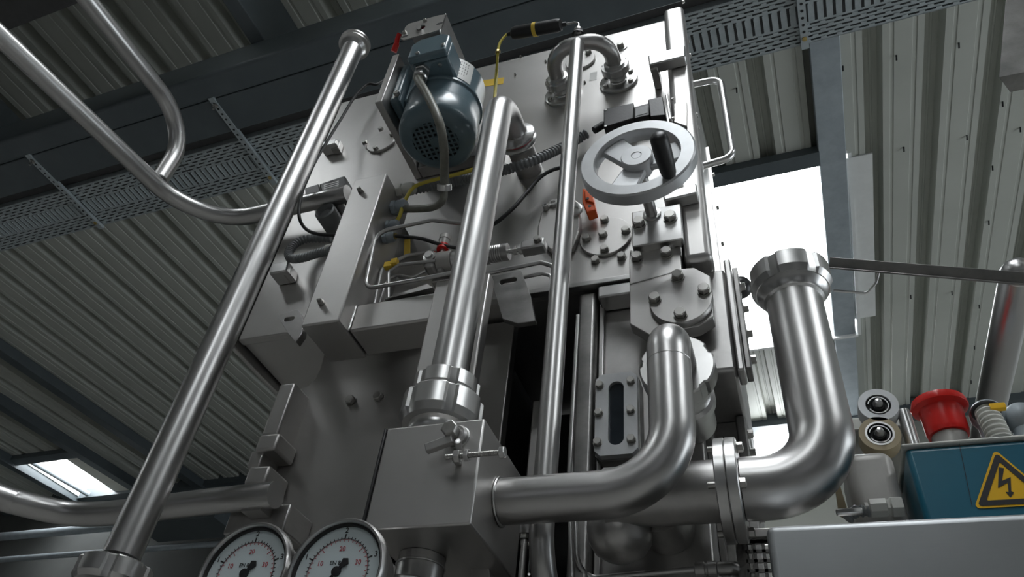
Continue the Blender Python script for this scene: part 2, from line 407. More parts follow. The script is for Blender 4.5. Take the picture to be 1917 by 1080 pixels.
tn += 1; struct(G().box((XL, YF-.16, BYp(1455, 795, YF-.16).z), (XR, YF-.005, BYp(1455, 773, YF-.16).z)).done('trim_%d' % tn, m_beam))
wall('wall_left', (XL-.2, YN, 0), (XL, YF, rz(YF))); wall('wall_right', (XR, YN, 0), (XR+.2, YF, rz(YF))); wall('wall_front', (XL, YN-.2, 0), (XR, YN, zt))
for k, (lo, hi) in enumerate((((-9.0, YN+.01, 1.2), (-6.6, YN+.03, 3.2)), ((-3.2, YN+.01, 1.2), (-.8, YN+.03, 3.2)), ((1.6, YN+.01, 1.2), (4.0, YN+.03, 3.2)),
                              ((XR-.03, -3.0, 1.4), (XR-.01, -1.0, 3.4)), ((XR-.03, 1.2, .9), (XR-.01, 4.8, 3.7)), ((XL+.01, -2.0, 1.4), (XL+.03, .6, 3.4)))):
    w = holder('window_%d' % (21+k)); G().box(lo, hi).done('pane', m_sidefill if k == 4 else m_wallfill, w)  # unseen panes added for fill; the side one brightens the right roof
# dark services on the far wall at the lower left
def rack(x0, y0, x1, y1, Y, r, name, label, mat):
    a, b = BYp(x0, y0, Y), BYp(x1, y1, Y); b.z = a.z
    R = Matrix.Rotation(BY, 3, 'Z')
    o = G().tube([R @ a, R @ b], r, 12).done(name, mat); return tag(o, label, 'pipe', 'service pipes along the far wall')
rack(-60, 1010, 480, 968, 5.5, .045, 'service_pipe', 'thick grey service pipe in the dark below the roof, higher of the two', m_galvbeam)
rack(-60, 1052, 480, 1004, 5.5, .03, 'service_pipe', 'thin grey service pipe in the dark, lower of the two', m_galvbeam)
a, b = BYp(270, 925, 5.0), BYp(400, 968, 5.0)
t = thing('air_duct', 'dark box duct hanging before the far wall beneath the roof', 'duct', Matrix.Rotation(BY, 3, 'Z') @ Vector((a.x, 5.0, b.z)))
t.rotation_euler = (0, 0, BY)
o = G().box((0, 0, 0), (b.x-a.x, .4, a.z-b.z)).mesh('duct_body', m_beam); o = bpy.data.objects.new('duct_body', o); COL.objects.link(o); o.parent = t
o = G().box((.1, .1, a.z-b.z+.002), (.14, .14, 1.2)).mesh('hanger', m_galvbeam); o = bpy.data.objects.new('hanger', o); COL.objects.link(o); o.parent = t
o = G().box((-.03, -.02, (a.z-b.z)*.8), (0.05, .42, (a.z-b.z)*1.04)).mesh('duct_flange', m_galvbeam); o = bpy.data.objects.new('duct_flange', o); COL.objects.link(o); o.parent = t

# ------------------------------------------------------------------ perforated cable tray behind the girder
RBY = Matrix.Rotation(BY, 3, 'Z')
TZ = 4.315; TY0, TY1 = 1.445, 1.70
tray = thing('cable_tray', 'long perforated galvanised cable tray running beside the girder', 'cable tray', RBY @ Vector((-2, 1.57, TZ)))
tray.rotation_euler = (0, 0, BY); TO = Vector((-2, 1.57, TZ))
def tr(g, name, mat, kind=None, label=None, bevel=0):
    me = g.mesh(name, mat, TO); o = bpy.data.objects.new(name, me); COL.objects.link(o); o.parent = tray
    if kind: o['kind'] = kind
    if label: o['label'] = label
    if bevel:
        b = o.modifiers.new('edge', 'BEVEL'); b.width = bevel; b.segments = 2
    return o
# the floor of the tray: strips between rows of staggered slots, plus the bridges between the slots
def tray_floor(xa, xb):
    g = G(); rows = [TY0+.012+i*.0165 for i in range(5)]+[TY1-.012-i*.0165 for i in range(5)][::-1]
    mid0, mid1 = rows[4]+.012, rows[5]-.012; th = .0015; P = .056; SL = .036; sw = .0036
    ys = [TY0]; 
    for r in rows: ys += [r-sw, r+sw]
    ys.append(TY1)
    for i in range(0, len(ys), 2):
        a, b = ys[i], ys[i+1]
        if i == 10: continue
        g.box((xa, a, TZ), (xb, b, TZ+th))
    for ri, r in enumerate(rows):
        off = (ri % 2)*P/2; n = int((xb-xa)/P)+2
        for k in range(-1, n):
            x0 = xa+off+k*P+SL; x1 = x0+P-SL
            if x1 > xa and x0 < xb: g.box((max(xa, x0), r-sw, TZ-.002), (min(xb, x1), r+sw, TZ+th))
    a, b = rows[4]+sw, rows[5]-sw                       # middle field: cross slots
    g.box((xa, a, TZ), (xb, mid0, TZ+th)); g.box((xa, mid1, TZ), (xb, b, TZ+th))
    k = 0; xx = xa
    while xx < xb:
        g.box((xx+.012, mid0, TZ), (min(xb, xx+.032), mid1, TZ+th))
        g.box((xx+.010, mid0+.002, TZ-.004), (xx+.013, mid1-.002, TZ)); xx += .032
    return g
for xa, xb in ((-4.6, -2.55), (-2.55, -.5), (-.5, 1.55)):
    tr(tray_floor(xa, xb-.004), 'tray_floor', m_galv)
for y in (TY0, TY1):
    tr(G().box((-4.6, y-.0015, TZ), (1.55, y+.0015, TZ+.055)), 'side_rail', m_galv)
tr(G().box((-4.6, TY0+.004, TZ+.03), (1.55, TY1-.004, TZ+.05)), 'cables', m_hose, label='dark cables lying in the tray')
for px in ((395, 185), (50, 290), (1497, 5)):
    p = BZp(*px, 4.297)
    if px[0] > 1000: p.x = BZp(1503, 40, 4.297).x
    x = p.x
    g = G().box((x-.014, 1.20, 4.298), (x-.011, TY1+.01, 4.312)).box((x+.011, 1.20, 4.298), (x+.014, TY1+.01, 4.312)).box((x-.014, 1.20, 4.296), (x+.014, TY1+.01, 4.298))
    arm = tr(g, 'support_arm', m_galv)
    g = G()
    for k in range(16): g.lathe((x, 1.23+k*.029, 4.2955), (0, 0, -1), [(.0055, 0), (.0055, .0006), (0, .0006)], 10)
    o = bpy.data.objects.new('slot', g.mesh('slot', m_ink, TO)); COL.objects.link(o); o.parent = arm; o['kind'] = 'stuff'
    tr(G().lathe((x, 1.24, 4.296), (0, 0, -1), [(.012, 0), (.012, .008), (.005, .008), (.005, .03), (0, .03)], 12), 'hanger_bolt', m_bolt)
    tr(G().lathe((x, TY1-.035, 4.296), (0, 0, -1), [(.009, 0), (.009, .004), (0, .005)], 14), 'screw', m_brass)
# ================================================================== THE MACHINE: housings first
cab = thing('machine_cabinet', 'big upright cabinet of brushed steel carrying motor, handwheel and pipes', 'cabinet', (-.57, 1.2, 2.55))
G().box((-1.072, .998, 2.554), (-.1035, 1.018, 3.468)).done('front_panel', m_panel, cab, bevel=.003)
G().box((-1.072, 1.020, 2.560), (-.066, 1.42, 3.455)).done('shell', m_panel, cab)
G().box((-1.092, .990, 2.540), (-1.078, 1.40, 3.478)).done('side_plate', m_panel, cab, bevel=.003)
G().box((-.70, .982, 2.545), (-.2, .9975, 2.556)).done('bottom_lip', m_mach, cab, bevel=.001)
G().box((-.1015, .958, 2.545), (-.052, 1.016, 3.452)).done('door_post', m_panel, cab, bevel=.012, seg=4)
G().box((-.064, 1.018, 2.56), (-.058, 1.41, 3.42)).done('side_panel', m_mach, cab, bevel=.001)
G().box((-.058, 1.395, 2.56), (-.050, 1.41, 3.42)).done('side_flange', m_panel, cab)
for q in ((1304, 90), (1308, 160), (1318, 232), (1326, 300), (1334, 352), (1341, 430), (1347, 470)):
    p = PX(*q, -.058)
    p.y = 1.04 if q[1] % 4 else 1.06
    bolt(cab, (-.058, p.y, p.z), .010, (1, 0, 0))
for z in (2.62, 2.75, 2.88, 3.02, 3.16, 3.3): bolt(cab, (-.050, 1.4025, z), .010, (1, 0, 0))
G().tube([(-.0579, 1.30, 2.77), (-.035, 1.30, 2.77)], .008, 12).sphere((-.018, 1.30, 2.77), .026).done('ball_knob', m_black, cab)
q = [PY(x, y, .9978) for x, y in ((902, 151), (944, 145), (942, 157), (900, 163))]
G().prism(q, (0, -.0006, 0)).done('tape_strip', m_tape, cab, label='yellow tape strip')
G().prism([PY(x, y, .9978) for x, y in ((1104, 137), (1118, 134), (1117, 149), (1103, 152))], (0, -.0005, 0)).done('sticker', m_label, cab)
for q in ((975, 107), (1022, 116), (965, 140), (1088, 90), (1095, 155)): bolt(cab, PY(*q, .9975), .006, mesh=SOCKET)
for q in ((1115, 489), (1164, 482)): bolt(cab, PY(*q, .9975), .0145)

low = thing('lower_housing', 'grey steel lower housing plate with two hex bolts under the cabinet', 'housing', (-.8, 1.2, 0))
LY = 1.06
pts = [PY(500, 1000, LY), PY(545, 780, LY), PY(549, 729, LY), PY(563, 727, LY), PY(577, 721, LY), PY(590, 709, LY), PY(599, 690, LY), PY(604, 672, LY), PY(609, 652, LY)]
pts[0].x = pts[1].x; pts[0].z = 0
pts[-1].z = 2.5535
pts += [Vector((-.45, LY, 2.5535)), Vector((-.45, LY, 0))]
G().prism(pts, (0, .025, 0)).done('face_plate', m_panel, low, bevel=.002)
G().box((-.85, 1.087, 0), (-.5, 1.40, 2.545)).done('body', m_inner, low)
for q in ((658, 752), (710, 745)): bolt(low, PY(*q, LY), .0175)
# hook clamps on the plate's edge
def boxpx(px, Y0, Y1, name, mat, parent, bev=.004, **k):
    q = [PY(x, y, Y0) for x, y in px]
    x0, x1 = (q[0].x+q[3].x)/2, (q[1].x+q[2].x)/2; z1, z0 = (q[0].z+q[1].z)/2, (q[2].z+q[3].z)/2
    return G().box((x0, Y0, z0), (x1, Y1, z1)).done(name, mat, parent, bev, **k)
CY = 1.005
boxpx(((523, 719), (551, 716), (521, 811), (490, 815)), CY, 1.085, 'edge_strip', m_panel, low)
boxpx(((485, 813), (523, 810), (515, 841), (477, 843)), CY-.01, 1.059, 'clamp_block', m_panel, low, .005)
boxpx(((472, 844), (495, 842), (485, 871), (460, 874)), CY, 1.058, 'clamp_tongue', m_panel, low, .003)
boxpx(((465, 873), (505, 870), (497, 903), (456, 907)), CY-.012, 1.059, 'clamp_block', m_panel, low, .005)
boxpx(((430, 958), (545, 934), (535, 985), (415, 1008)), .985, 1.059, 'rail_saddle', m_cast, low, .003)

# ---- right-hand column
pc = thing('process_column', 'grimy steel process column with flange bolts below the handwheel', 'column', (-.15, 1.2, 0))
G().box((-.262, 1.03, 0), (-.10, 1.40, 2.540)).done('body', m_cast, pc, .003)
G().box((-.300, .995, 0), (-.268, 1.40, 2.538)).done('side_channel', m_dark, pc, .006)
G().box((-.266, 1.016, 0), (-.256, 1.029, 2.53)).done('weld_strip', m_cast, pc, .002)
G().box((-.262, .986, 2.513), (-.198, 1.028, 2.541)).done('head_strip', m_mach, pc, .003)
G().box((-.098, 1.000, 2.330), (-.036, 1.40, 2.5505)).done('head_block', m_cast, pc, .006)
G().box((-.0355, .986, 2.318), (-.024, 1.03, 2.560)).done('rim', m_cast, pc, .003)
G().box((-.0235, 1.0, 2.33), (-.014, 1.04, 2.55)).done('rim', m_dark, pc, .002)
G().box((-.099, 1.15, 0), (-.055, 1.40, 2.329)).done('rear_body', m_dark, pc)
G().box((-.0545, 1.13, 1.3), (-.038, 1.40, 2.329)).done('side_flange', m_dark, pc, .003)
g = G(); g.prism([(-.099, 1.031, 2.329), (-.099, 1.15, 2.329), (-.099, 1.15, 2.0)], (.008, 0, 0)); g.done('gusset', m_cast, pc)
for z in (2.52, 2.47, 2.415, 2.36): bolt(pc, (-.0138, 1.02, z), .013, (1, 0, 0))
for z in (2.30, 2.265, 2.235, 2.205, 2.175, 2.15, 2.10, 2.04): bolt(pc, (-.0378, 1.145, z), .013, (1, 0, 0))
# dark machine interior between the two
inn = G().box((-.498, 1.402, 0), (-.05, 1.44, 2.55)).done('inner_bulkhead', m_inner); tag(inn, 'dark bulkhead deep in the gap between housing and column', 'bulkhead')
lp = G().box((-.383, 1.20, 2.02), (-.330, 1.215, 2.30)).done('inner_strip', m_panel, bevel=.003)
p0, p1 = PY(997, 750, 1.1), PY(1022, 890, 1.1)
lp.location = (p0.x+.383, -.1, p0.z-2.30); tag(lp, 'pale upright sheet strip in the dark gap behind the thin pipe', 'sheet')

# ---- lifting lugs
def lug(outline, hole, Y, th, label, mat):
    g = G(); k = 24; o = [PY(x, y, Y) for x, y in outline]
    L = sum((o[i]-o[i-1]).length for i in range(len(o))); ring = []
    hc = PY(*hole[0], Y); hp = []
    for i in range(k):
        a = 2*math.pi*i/k; d = Vector((math.cos(a), 0, math.sin(a)))
        best = None
        for j in range(len(o)):
            A, B = o[j-1], o[j]; e = B-A; den = d.x*e.z-d.z*e.x
            if abs(den) < 1e-9: continue
            t = ((A.x-hc.x)*e.z-(A.z-hc.z)*e.x)/den; s_ = ((A.x-hc.x)*d.z-(A.z-hc.z)*d.x)/den
            if t > 0 and -1e-6 <= s_ <= 1+1e-6 and (best is None or t < best): best = t
        ring.append(hc+d*best)
        hp.append(hc+Vector((d.x*hole[1]+math.copysign(hole[2], d.x), 0, d.z*hole[1])))
    g.plate_hole(ring, hp, (0, th, 0)); o = g.done('lifting_lug', mat, None, .001); return tag(o, label, 'lug', 'lifting lugs')
lug(((518, 590), (557, 578), (568, 598), (563, 640), (548, 640), (532, 612)), ((541, 597), .006, .007), .965, .018, 'small steel lifting lug with oval eye left of the bolted cover', m_cast)
lug(((915, 518), (975, 506), (990, 545), (1003, 600), (945, 610), (930, 560)), ((951, 526), .007, .010), .93, .012, 'dark lifting lug with long slot beside the middle pipe', m_dark)

# ---- post behind the middle pipe
post = G().box((-.536, .875, 2.10), (-.430, .90, 2.508)).done('mounting_post', m_panel, None, .003); tag(post, 'flat steel mounting post standing behind the middle pipe', 'post')
g = G().box((-.53, .902, 2.10), (-.44, 1.0595, 2.14)).done('post_arm', m_panel, post)

# ---- bolted cover with side arm
cov = thing('cable_cover', 'narrow upright steel cable cover with two cap bolts and side arm', 'cover', (-.74, .9, 2.43))
G().box((-.781, .850, 2.424), (-.702, .962, 2.842)).done('lid', m_panel, cov, .003)
G().box((-.7005, .886, 2.428), (-.5375, .962, 2.492)).done('arm', m_panel, cov, .004)
G().prism([PY(x, y, .886) for x, y in ((725, 557), (800, 531), (810, 538), (720, 560))], (0, .06, 0)).done('arm_ledge', m_panel, cov)
w = [Vector((-.7005, .8855, 2.430+.058*k/12)) for k in range(13)]
G().tube([p+Vector((random.uniform(-.0008, .0008), 0, 0)) for p in w], [.0016+.0012*(k % 2) for k in range(13)], 8).done('weld_bead', m_mach, cov)
for q in ((676, 359), (603, 568)):
    p = PY(*q, .85); b = bolt(cov, p, .011)
    G().lathe(p, (0, -1, 0), [(.0045, .006), (.0050, .010), (.0042, .0135), (0, .0145)], 12).done('bolt_tip', m_bolt, cov)
G().box((-.776, .964, 2.46), (-.707, .9975, 2.80)).done('stand_off', m_cast, cov)
# glands on the cover's right flank
for (x, y), r, ln, mat in (((741, 359), .0165, .040, m_pale), ((733, 391), .0175, .034, m_gland), ((722, 424), .0125, .026, m_gland), ((716, 447), .0125, .026, m_gland)):
    p = PY(x, y, .905); p.x = -.7015
    g = nut_prof = G(); g.lathe(p, EX, [(0, 0), (r, 0), (r, ln*.30), (r*.82, ln*.32), (r*.82, ln*.42)], 6)
    g.done('gland_nut', mat, cov, .001)
    G().lathe(p, EX, [(r*.86, ln*.40), (r*.95, ln*.44), (r*.95, ln*.85), (r*.75, ln), (0, ln)], 20, None, lambda th, q: q*(1-.04*(int(th*20/3.1416) % 2))).done('gland_cap', mat, cov)

# ---- round cover plates
def round_plate(c, r, Y, th, bolts, s, label, group=None, mat=None, center=True):
    p = PY(*c, Y); t = thing('round_cover_plate', label, 'cover', p+Vector((0, th, 0)), group)
    G().lathe(p+Vector((0, th, 0)), (0, -1, 0), [(0, 0), (r, 0), (r, th*.8), (r-.0015, th), (0, th)], 56).done('disc', mat or m_panel, t)
    for q in bolts: bolt(t, PY(*q, Y-.0002), s)
    return t
rp = 'round cover plates on the cabinet'
round_plate((1133, 441), .0525, .9905, .007, ((1132, 413), (1172, 433), (1129, 440), (1098, 448), (1132, 468)), .0145, 'round steel cover plate with five bolts under the handwheel', rp)
round_plate((713, 264), .043, .9905, .007, ((714, 243), (684, 268), (704, 279), (735, 253)), .0125, 'small round cover plate with bolts beside the motor bracket', rp)
round_plate((1086, 112), .040, .9905, .007, ((1102, 99), ), .014, 'round cover plate half hidden behind the bent pipe', rp)
t = thing('washer_bolt', 'single bolt on a large washer near the top of the panel', 'bolt', PY(1162, 88, .998))
G().lathe(PY(1163, 89, .9978), (0, -1, 0), [(0, 0), (.016, 0), (.016, .002), (0, .002)], 28).done('washer', m_mach, t); bolt(t, PY(1162, 87, .9955), .0165)

# ---- crank lever plate
cr = thing('crank_plate', 'rounded steel crank plate with two pivots behind the thin pipe', 'crank', PY(1050, 430, .998))
g = G(); o = [PY(x, y, .98) for x, y in ((1006, 425), (1012, 400), (1022, 382), (1040, 372), (1070, 368), (1086, 380), (1086, 425), (1072, 462), (1046, 462), (1030, 468), (1006, 442))]
g.prism(o, (0, .016, 0)).done('plate', m_panel, cr, .003)
for q, r, h in (((1037, 383), .010, .008), ((1076, 395), .018, .006), ((1023, 391), .006, .012)):
    G().lathe(PY(*q, .9798), (0, -1, 0), [(0, 0), (r, 0), (r, h*.8), (r*.85, h), (r*.5, h), (r*.45, h*.6), (0, h*.6)], 24).done('pivot', m_mach, cr)

# ---- spindle bearing and stepped cover plate
bb = thing('bearing_block', 'square bearing block carrying the handwheel shaft, two big bolts', 'bearing', PY(1228, 425, .985))
q = [PY(980+x/2.348, 180+y/2.348, .938) for x, y in ((475, 507), (690, 474), (690, 620), (480, 668))]
x0, x1, zb, zt = q[0].x, q[1].x, (q[2].z+q[3].z)/2, (q[0].z+q[1].z)/2
G().box((x0, .938, zb), (x1, .9574, zt)).done('block', m_mach, bb, .002)
G().box((x0+.004, .959, zb+.004), (-.1030, .997, zt)).done('spacer', m_dark, bb, .002)
for px in ((1197, 420), (1255, 409)): bolt(bb, PY(*px, .938), .0195)
st = thing('stepped_plate', 'stepped steel plate with chamfered corners joining cabinet and column', 'plate', PY(1250, 540, .98))
o = [PY(x, y, .955) for x, y in ((1178, 474), (1272, 456), (1276, 503), (1299, 501), (1329, 516), (1336, 593), (1308, 610), (1216, 627), (1179, 606))]
G().prism(o, (0, .0265, 0)).done('plate', m_panel, st, .0015)
G().prism([PY(x, y, .9548) for x, y in ((1179, 531), (1276, 504), (1276, 505.5), (1179, 532.5))], (0, -.0008, 0)).done('step_edge', m_cast, st)
for px in ((1193, 484), (1248, 475)): bolt(st, PY(*px, .9548), .0175)
for px in ((1185, 474), (1257, 462)): G().lathe(PY(*px, .9548), (0, -1, 0), [(0, 0), (.0055, 0), (.005, .005), (0, .006)], 14).done('stud', m_mach, st)
round_plate((1274, 559), .052, .9425, .0123, ((1269, 519), (1318, 545), (1226, 561), (1274, 590)), .0175, 'round cover plate with four bolts on the stepped plate')
sb = G().box((-.1155, .967, 2.556), (-.1025, .9775, 2.69)).done('slide_bar', m_panel, None, .002)
sb.location.y = -.012; tag(sb, 'upright slide bar right of the bearing block', 'bar')

# ---- sight glass
sg = thing('sight_glass', 'oblong sight glass in a six-bolt frame on the column', 'sight glass', (-.226, 1.02, 2.2))
def stad(cx, cz, hw, hh, Y, n=20, p=2.0):
    out = []
    for k in range(n*2):
        a = 2*math.pi*k/(n*2); out.append(Vector((cx+hw*math.cos(a), Y, cz+(hh-hw)*(1 if math.sin(a) >= 0 else -1)+hw*math.sin(a))))
    return out
cx, cz = -.2268, 2.2625
inner = stad(cx, cz, .0125, .059, .985)
outer = []
for k in range(40):
    a = 2*math.pi*k/40; d = Vector((math.cos(a), 0, math.sin(a)))
    tt = min(.034/max(abs(d.x), 1e-6), .076/max(abs(d.z), 1e-6)); v = d*tt
    if abs(v.z) > .06: s_ = math.sqrt(max(0, 1-(v.x/.036)**2*.35)); v.z = math.copysign(min(abs(v.z), .0615+.0165*s_), v.z)
    outer.append(Vector((cx, .985, cz))+v)
G().plate_hole(outer, inner, (0, .012, 0)).done('frame', m_alu, sg, .001)
o2 = [p+Vector((0, .0122, 0))+(p-Vector((cx, .985, cz)))*.04 for p in outer]
G().prism(o2, (0, .0325, 0)).done('base', m_dark, sg)
G().prism([p+Vector((0, .0062, 0)) for p in stad(cx, cz, .0121, .0586, .985)], (0, .0055, 0)).done('pane', m_sightglass, sg)
for px in ((1123, 722), (1181, 714), (1121, 774), (1181, 768), (1119, 829), (1182, 823)): bolt(sg, PY(*px, .985), .0115)
# ================================================================== PIPES
def pipe(name, label, loc, cat='pipe', group=None): return thing(name, label, cat, loc, group)
# tall pipe at the left
TX, TYY = -.957, .85
t = pipe('tall_pipe', 'long tall steel pipe with clamp ferrule on its upper end', (TX, TYY, 0))
G().tube([(TX, TYY, 2.0), (TX, TYY, 3.475)], .0285, 40).done('tube', m_pipe, t)
G().lathe((TX, TYY, 3.468), EZ, [(.0285, 0), (.031, .004), (.034, .012), (.037, .016), (.044, .018), (.044, .023), (.040, .026), (.040, .029), (.044, .031), (.044, .037), (.040, .042), (.034, .044), (.026, .044), (.026, .02)], 48).done('ferrule', m_mach, t)
nut_ring((TX, TYY, 1.955), EZ, .029, .054, .034, 6, 'union_nut', t)
G().tube([(TX, TYY, 0), (TX, TYY, 1.96)], .031, 32).done('lower_tube', m_pipe, t)
# middle pipe: down from the cabinet into the valve box
MX, MY = -.433, .80
t = pipe('middle_pipe', 'steel pipe bending out of the cabinet and down into the valve box', (MX, MY, 2.1))
G().tube(arcpath([(MX, MY, 2.19), (MX, MY, 2.945), (MX, .925, 2.945)], .058, 12), .0282, 40).done('tube', m_pipe, t)
zc = 2.945
G().tube([(MX, .93, zc), (MX, .9975, zc)], .030, 32).done('neck', m_cast, t)
G().lathe((MX, .888, zc), EY, [(.0282, 0), (.031, .003), (.042, .006), (.045, .010), (.042, .014), (.036, .016), (.036, .019), (.042, .021), (.045, .025), (.042, .030), (.032, .034), (.030, .042)], 48).done('clamp_ferrule', m_mach, t)
G().lathe((MX, .903, zc), EY, [(.0362, 0), (.0372, .001), (.0372, .004), (.0362, .005)], 40).done('gasket', m_redink, t)
nut_ring((MX, MY, 2.185), EZ, .029, .048, .032, 6, 'union_nut', t)
nut_ring((MX, MY, 2.139), EZ, .029, .0575, .045, 6, 'union_nut', t)
G().lathe((MX, MY, 2.0965), EZ, [(.034, 0), (.036, .004), (.034, .012), (.036, .018), (.042, .024), (.044, .030), (.043, .036), (.042, .0425)], 48).done('nut_neck', m_mach, t)
# thin pipe
NX, NY = -.294, .862
t = pipe('thin_pipe', 'thin upright steel pipe joined to the bent pipe at its top', (NX, NY, 1.6))
G().tube(arcpath([(NX, NY, 3.206), (NX, NY, 1.98), (NX+.02, NY+.16, 1.80), (NX+.02, NY+.18, 1.2)], .10, 8), .0162, 32).done('tube', m_pipe, t)
G().lathe((NX, NY, 3.2425), EZ, [(.0162, 0), (.0120, .010), (.0085, .012), (.0085, .018), (.011, .020), (.011, .028), (.006, .030), (.0035, .036), (0, .036)], 24).done('end_fitting', m_mach, t)
# bent pipe between two flanges
fl, fr = PY(1058, 180, 1.0), PY(1158, 152, 1.0); uz = 3.224
fl.z = fr.z = uz; fl.x -= .004; fr.x += .002
t = pipe('bent_pipe', 'short bent pipe looping between two flanged unions on the cabinet', (NX, .95, uz))
G().tube(arcpath([(fl.x, .96, uz), (fl.x, .872, uz), (fr.x, .872, uz), (fr.x, .96, uz)], .055, 12), .0185, 32).done('bend', m_pipeh, t)
for f in (fl, fr):
    G().lathe((f.x, .9975, uz), (0, -1, 0), [(0, 0), (.047, 0), (.047, .006), (.045, .0075), (.021, .0075), (.019, .010), (.021, .014), (.0185, .020), (.020, .028), (.023, .032), (.023, .036)], 48).done('flange', m_mach, t)
    nut_ring((f.x, .968, uz), (0, -1, 0), .019, .034, .020, 5, 'union_nut', t)
    G().lathe((f.x, .948, uz), (0, -1, 0), [(.025, 0), (.025, .006), (.0187, .008)], 32).done('collar', m_mach, t)
    for a in (35, 145, 215, 325): bolt(t, (f.x+.037*math.cos(math.radians(a)), .9899, uz+.037*math.sin(math.radians(a))), .0105)
# elbow pipe from the valve box up to the column
EXx, EYy, EZz = -.114, .80, 2.024
t = pipe('elbow_pipe', 'steel elbow pipe running from the valve box and up to the column', (-.2, EYy, EZz))
G().tube(arcpath([(-.3285, EYy, EZz), (EXx, EYy, EZz), (EXx, EYy, 2.256), (EXx, .925, 2.256)], [.085, .036], 14), .0285, 44).done('tube', m_pipeh, t)
G().torus((-.3275, EYy, EZz), EX, .0293, .0018, 44, 8).done('weld_ring', m_mach, t)
G().torus((EXx, EYy, 2.205), EZ, .0284, .0006, 44, 6).done('weld_seam', m_mach, t)
nut_ring((EXx, .910, 2.256), (0, -1, 0), .0285, .054, .038, 5, 'union_nut', t)
G().lathe((EXx, .9105, 2.256), EY, [(.030, 0), (.044, .001), (.044, .016), (.038, .022), (.038, .04), (.043, .045), (.043, .06), (.036, .065), (.036, .119)], 44).done('socket', m_mach, t)
# big pipe at the right: tee on the column, flange pair, elbow, open union on top
BX, BYY, BZ = .062, .925, 2.085
t = pipe('big_pipe', 'thick polished elbow pipe with a slotted union nut on top', (0, BYY, BZ))
G().tube(arcpath([(-.0455, BYY, BZ), (BX, BYY, BZ), (BX, BYY, 2.42)], .078, 16), .0405, 56).done('elbow', m_pipeh, t)
nut_ring((BX, BYY, 2.405), EZ, .041, .060, .042, 6, 'union_nut', t)
G().lathe((BX, BYY, 2.385), EZ, [(.0405, 0), (.044, .003), (.045, .010), (.050, .016), (.053, .021)], 56).done('cone_liner', m_mach, t)
G().lathe((BX, BYY, 2.42), EZ, [(.040, 0), (.043, .026), (.038, .0275), (.037, .0)], 56).done('end_rim', m_mach, t)
for x0 in (-.0750, -.0605):
    G().lathe((x0, BYY, BZ), EX, [(.039, 0), (.0655, 0), (.067, .0012), (.067, .0128), (.0655, .014), (.039, .014)], 72).done('flange', m_mach, t)
for a in (70, 160, 250, 340):
    yy, zz = BYY-.054*math.cos(math.radians(a)), BZ+.054*math.sin(math.radians(a))
    bolt(t, (-.0464, yy, zz), .012, (1, 0, 0)); G().tube([(-.0845, yy, zz), (-.0751, yy, zz)], .0045, 10).done('stud_end', m_bolt, t)
tee = pipe('tee_stub', 'dull steel tee stub welded to the column behind the elbow pipe', (-.16, BYY, BZ))
G().tube([(-.0754, BYY, BZ), (-.225, BYY, BZ)], .0405, 44).done('stub', m_cast, tee)
g = G(); g.lathe((-.215, BYY+.035, BZ), (0, 0, -1), [(.045, 0), (.045, .032), (.0425, .048), (.034, .062), (.021, .070), (0, .073)], 40); g.done('drain_pot', m_cast, tee)
G().tube([(-.16, BYY+.03, BZ), (-.16, 1.0295, BZ)], .038, 36).done('neck', m_cast, tee)

# ================================================================== VALVE BOX
vb = thing('valve_box', 'welded steel valve box with a lever and clamping screw', 'valve box', (-.397, .8, 1.95))
x0, x1 = -.464, -.3295
G().prism([(x0, .72, 1.957), (x0, .72, 2.0945), (x0, .745, 2.0945), (x0, .88, 2.0945), (x0, .88, 1.957)], (x1-x0, 0, 0)).done('shell', m_panel, vb, .0025)
G().box((x0-.0035, .7185, 1.955), (x0-.0002, .88, 2.094)).done('gasket_strip', m_rubber, vb, .001)
c = PY(858, 818, .7195)
G().lathe(c, (0, -1, 0), [(.0135, 0), (.0135, .006), (.011, .009), (0, .009)], 32).done('boss', m_cast, vb)
G().torus(c, (0, -1, 0), .0138, .0013, 32, 8).done('weld_ring', m_mach, vb)
h = c+Vector((-.004, -.0095, .001))
G().lathe(h, (0, -1, 0), [(0, 0), (.0108, 0), (.0108, .012), (.0095, .0135), (0, .0135)], 6, (.3, 0, 1)).done('hex_head', m_bolt, vb, .0006)
a, b = PY(848, 822, .705), PY(798, 841, .705); d = (b-a).normalized(); n = d.cross(Vector((0, 1, 0)))
G().obox((a+b)/2, (d, Vector((0, 1, 0)), n), ((b-a).length/2, .0045, .0055)).done('lever', m_cast, vb, .001)
pn = PY(858, 833, .711); G().lathe(pn, (.3, -1, .1), [(.0042, -.008), (.0042, .006), (.0034, .008), (0, .0085)], 16).done('pin', m_mach, vb)
sa, sbb = PY(834, 856, .700), PY(938, 845, .700); sbb.z = sa.z
L = (sbb-sa).length; pts = [sa+(sbb-sa)*k/80 for k in range(81)]
G().tube(pts, [.0030+.0005*(k % 2) for k in range(81)], 12).done('screw_thread', m_bolt, vb)
G().lathe(sbb, EX, [(0, -.001), (.0072, -.001), (.0072, .0045), (.006, .0055), (0, .0055)], 6).done('screw_head', m_mach, vb, .0004)
for px, r, w in ((852, .0078, .007), (870, .0075, .0055)):
    p = PY(px, 853, .700); p.z = sa.z; p.y = sa.y
    G().lathe(p, EX, [(.0030, 0), (r, 0), (r, w), (.0030, w)], 6).done('lock_nut', m_cast, vb, .0005)
p = PY(861, 858, .7195); G().box((p.x-.004, .7045, p.z-.010), (p.x+.004, .7195, p.z-.004)).done('nut_bracket', m_cast, vb, .001)
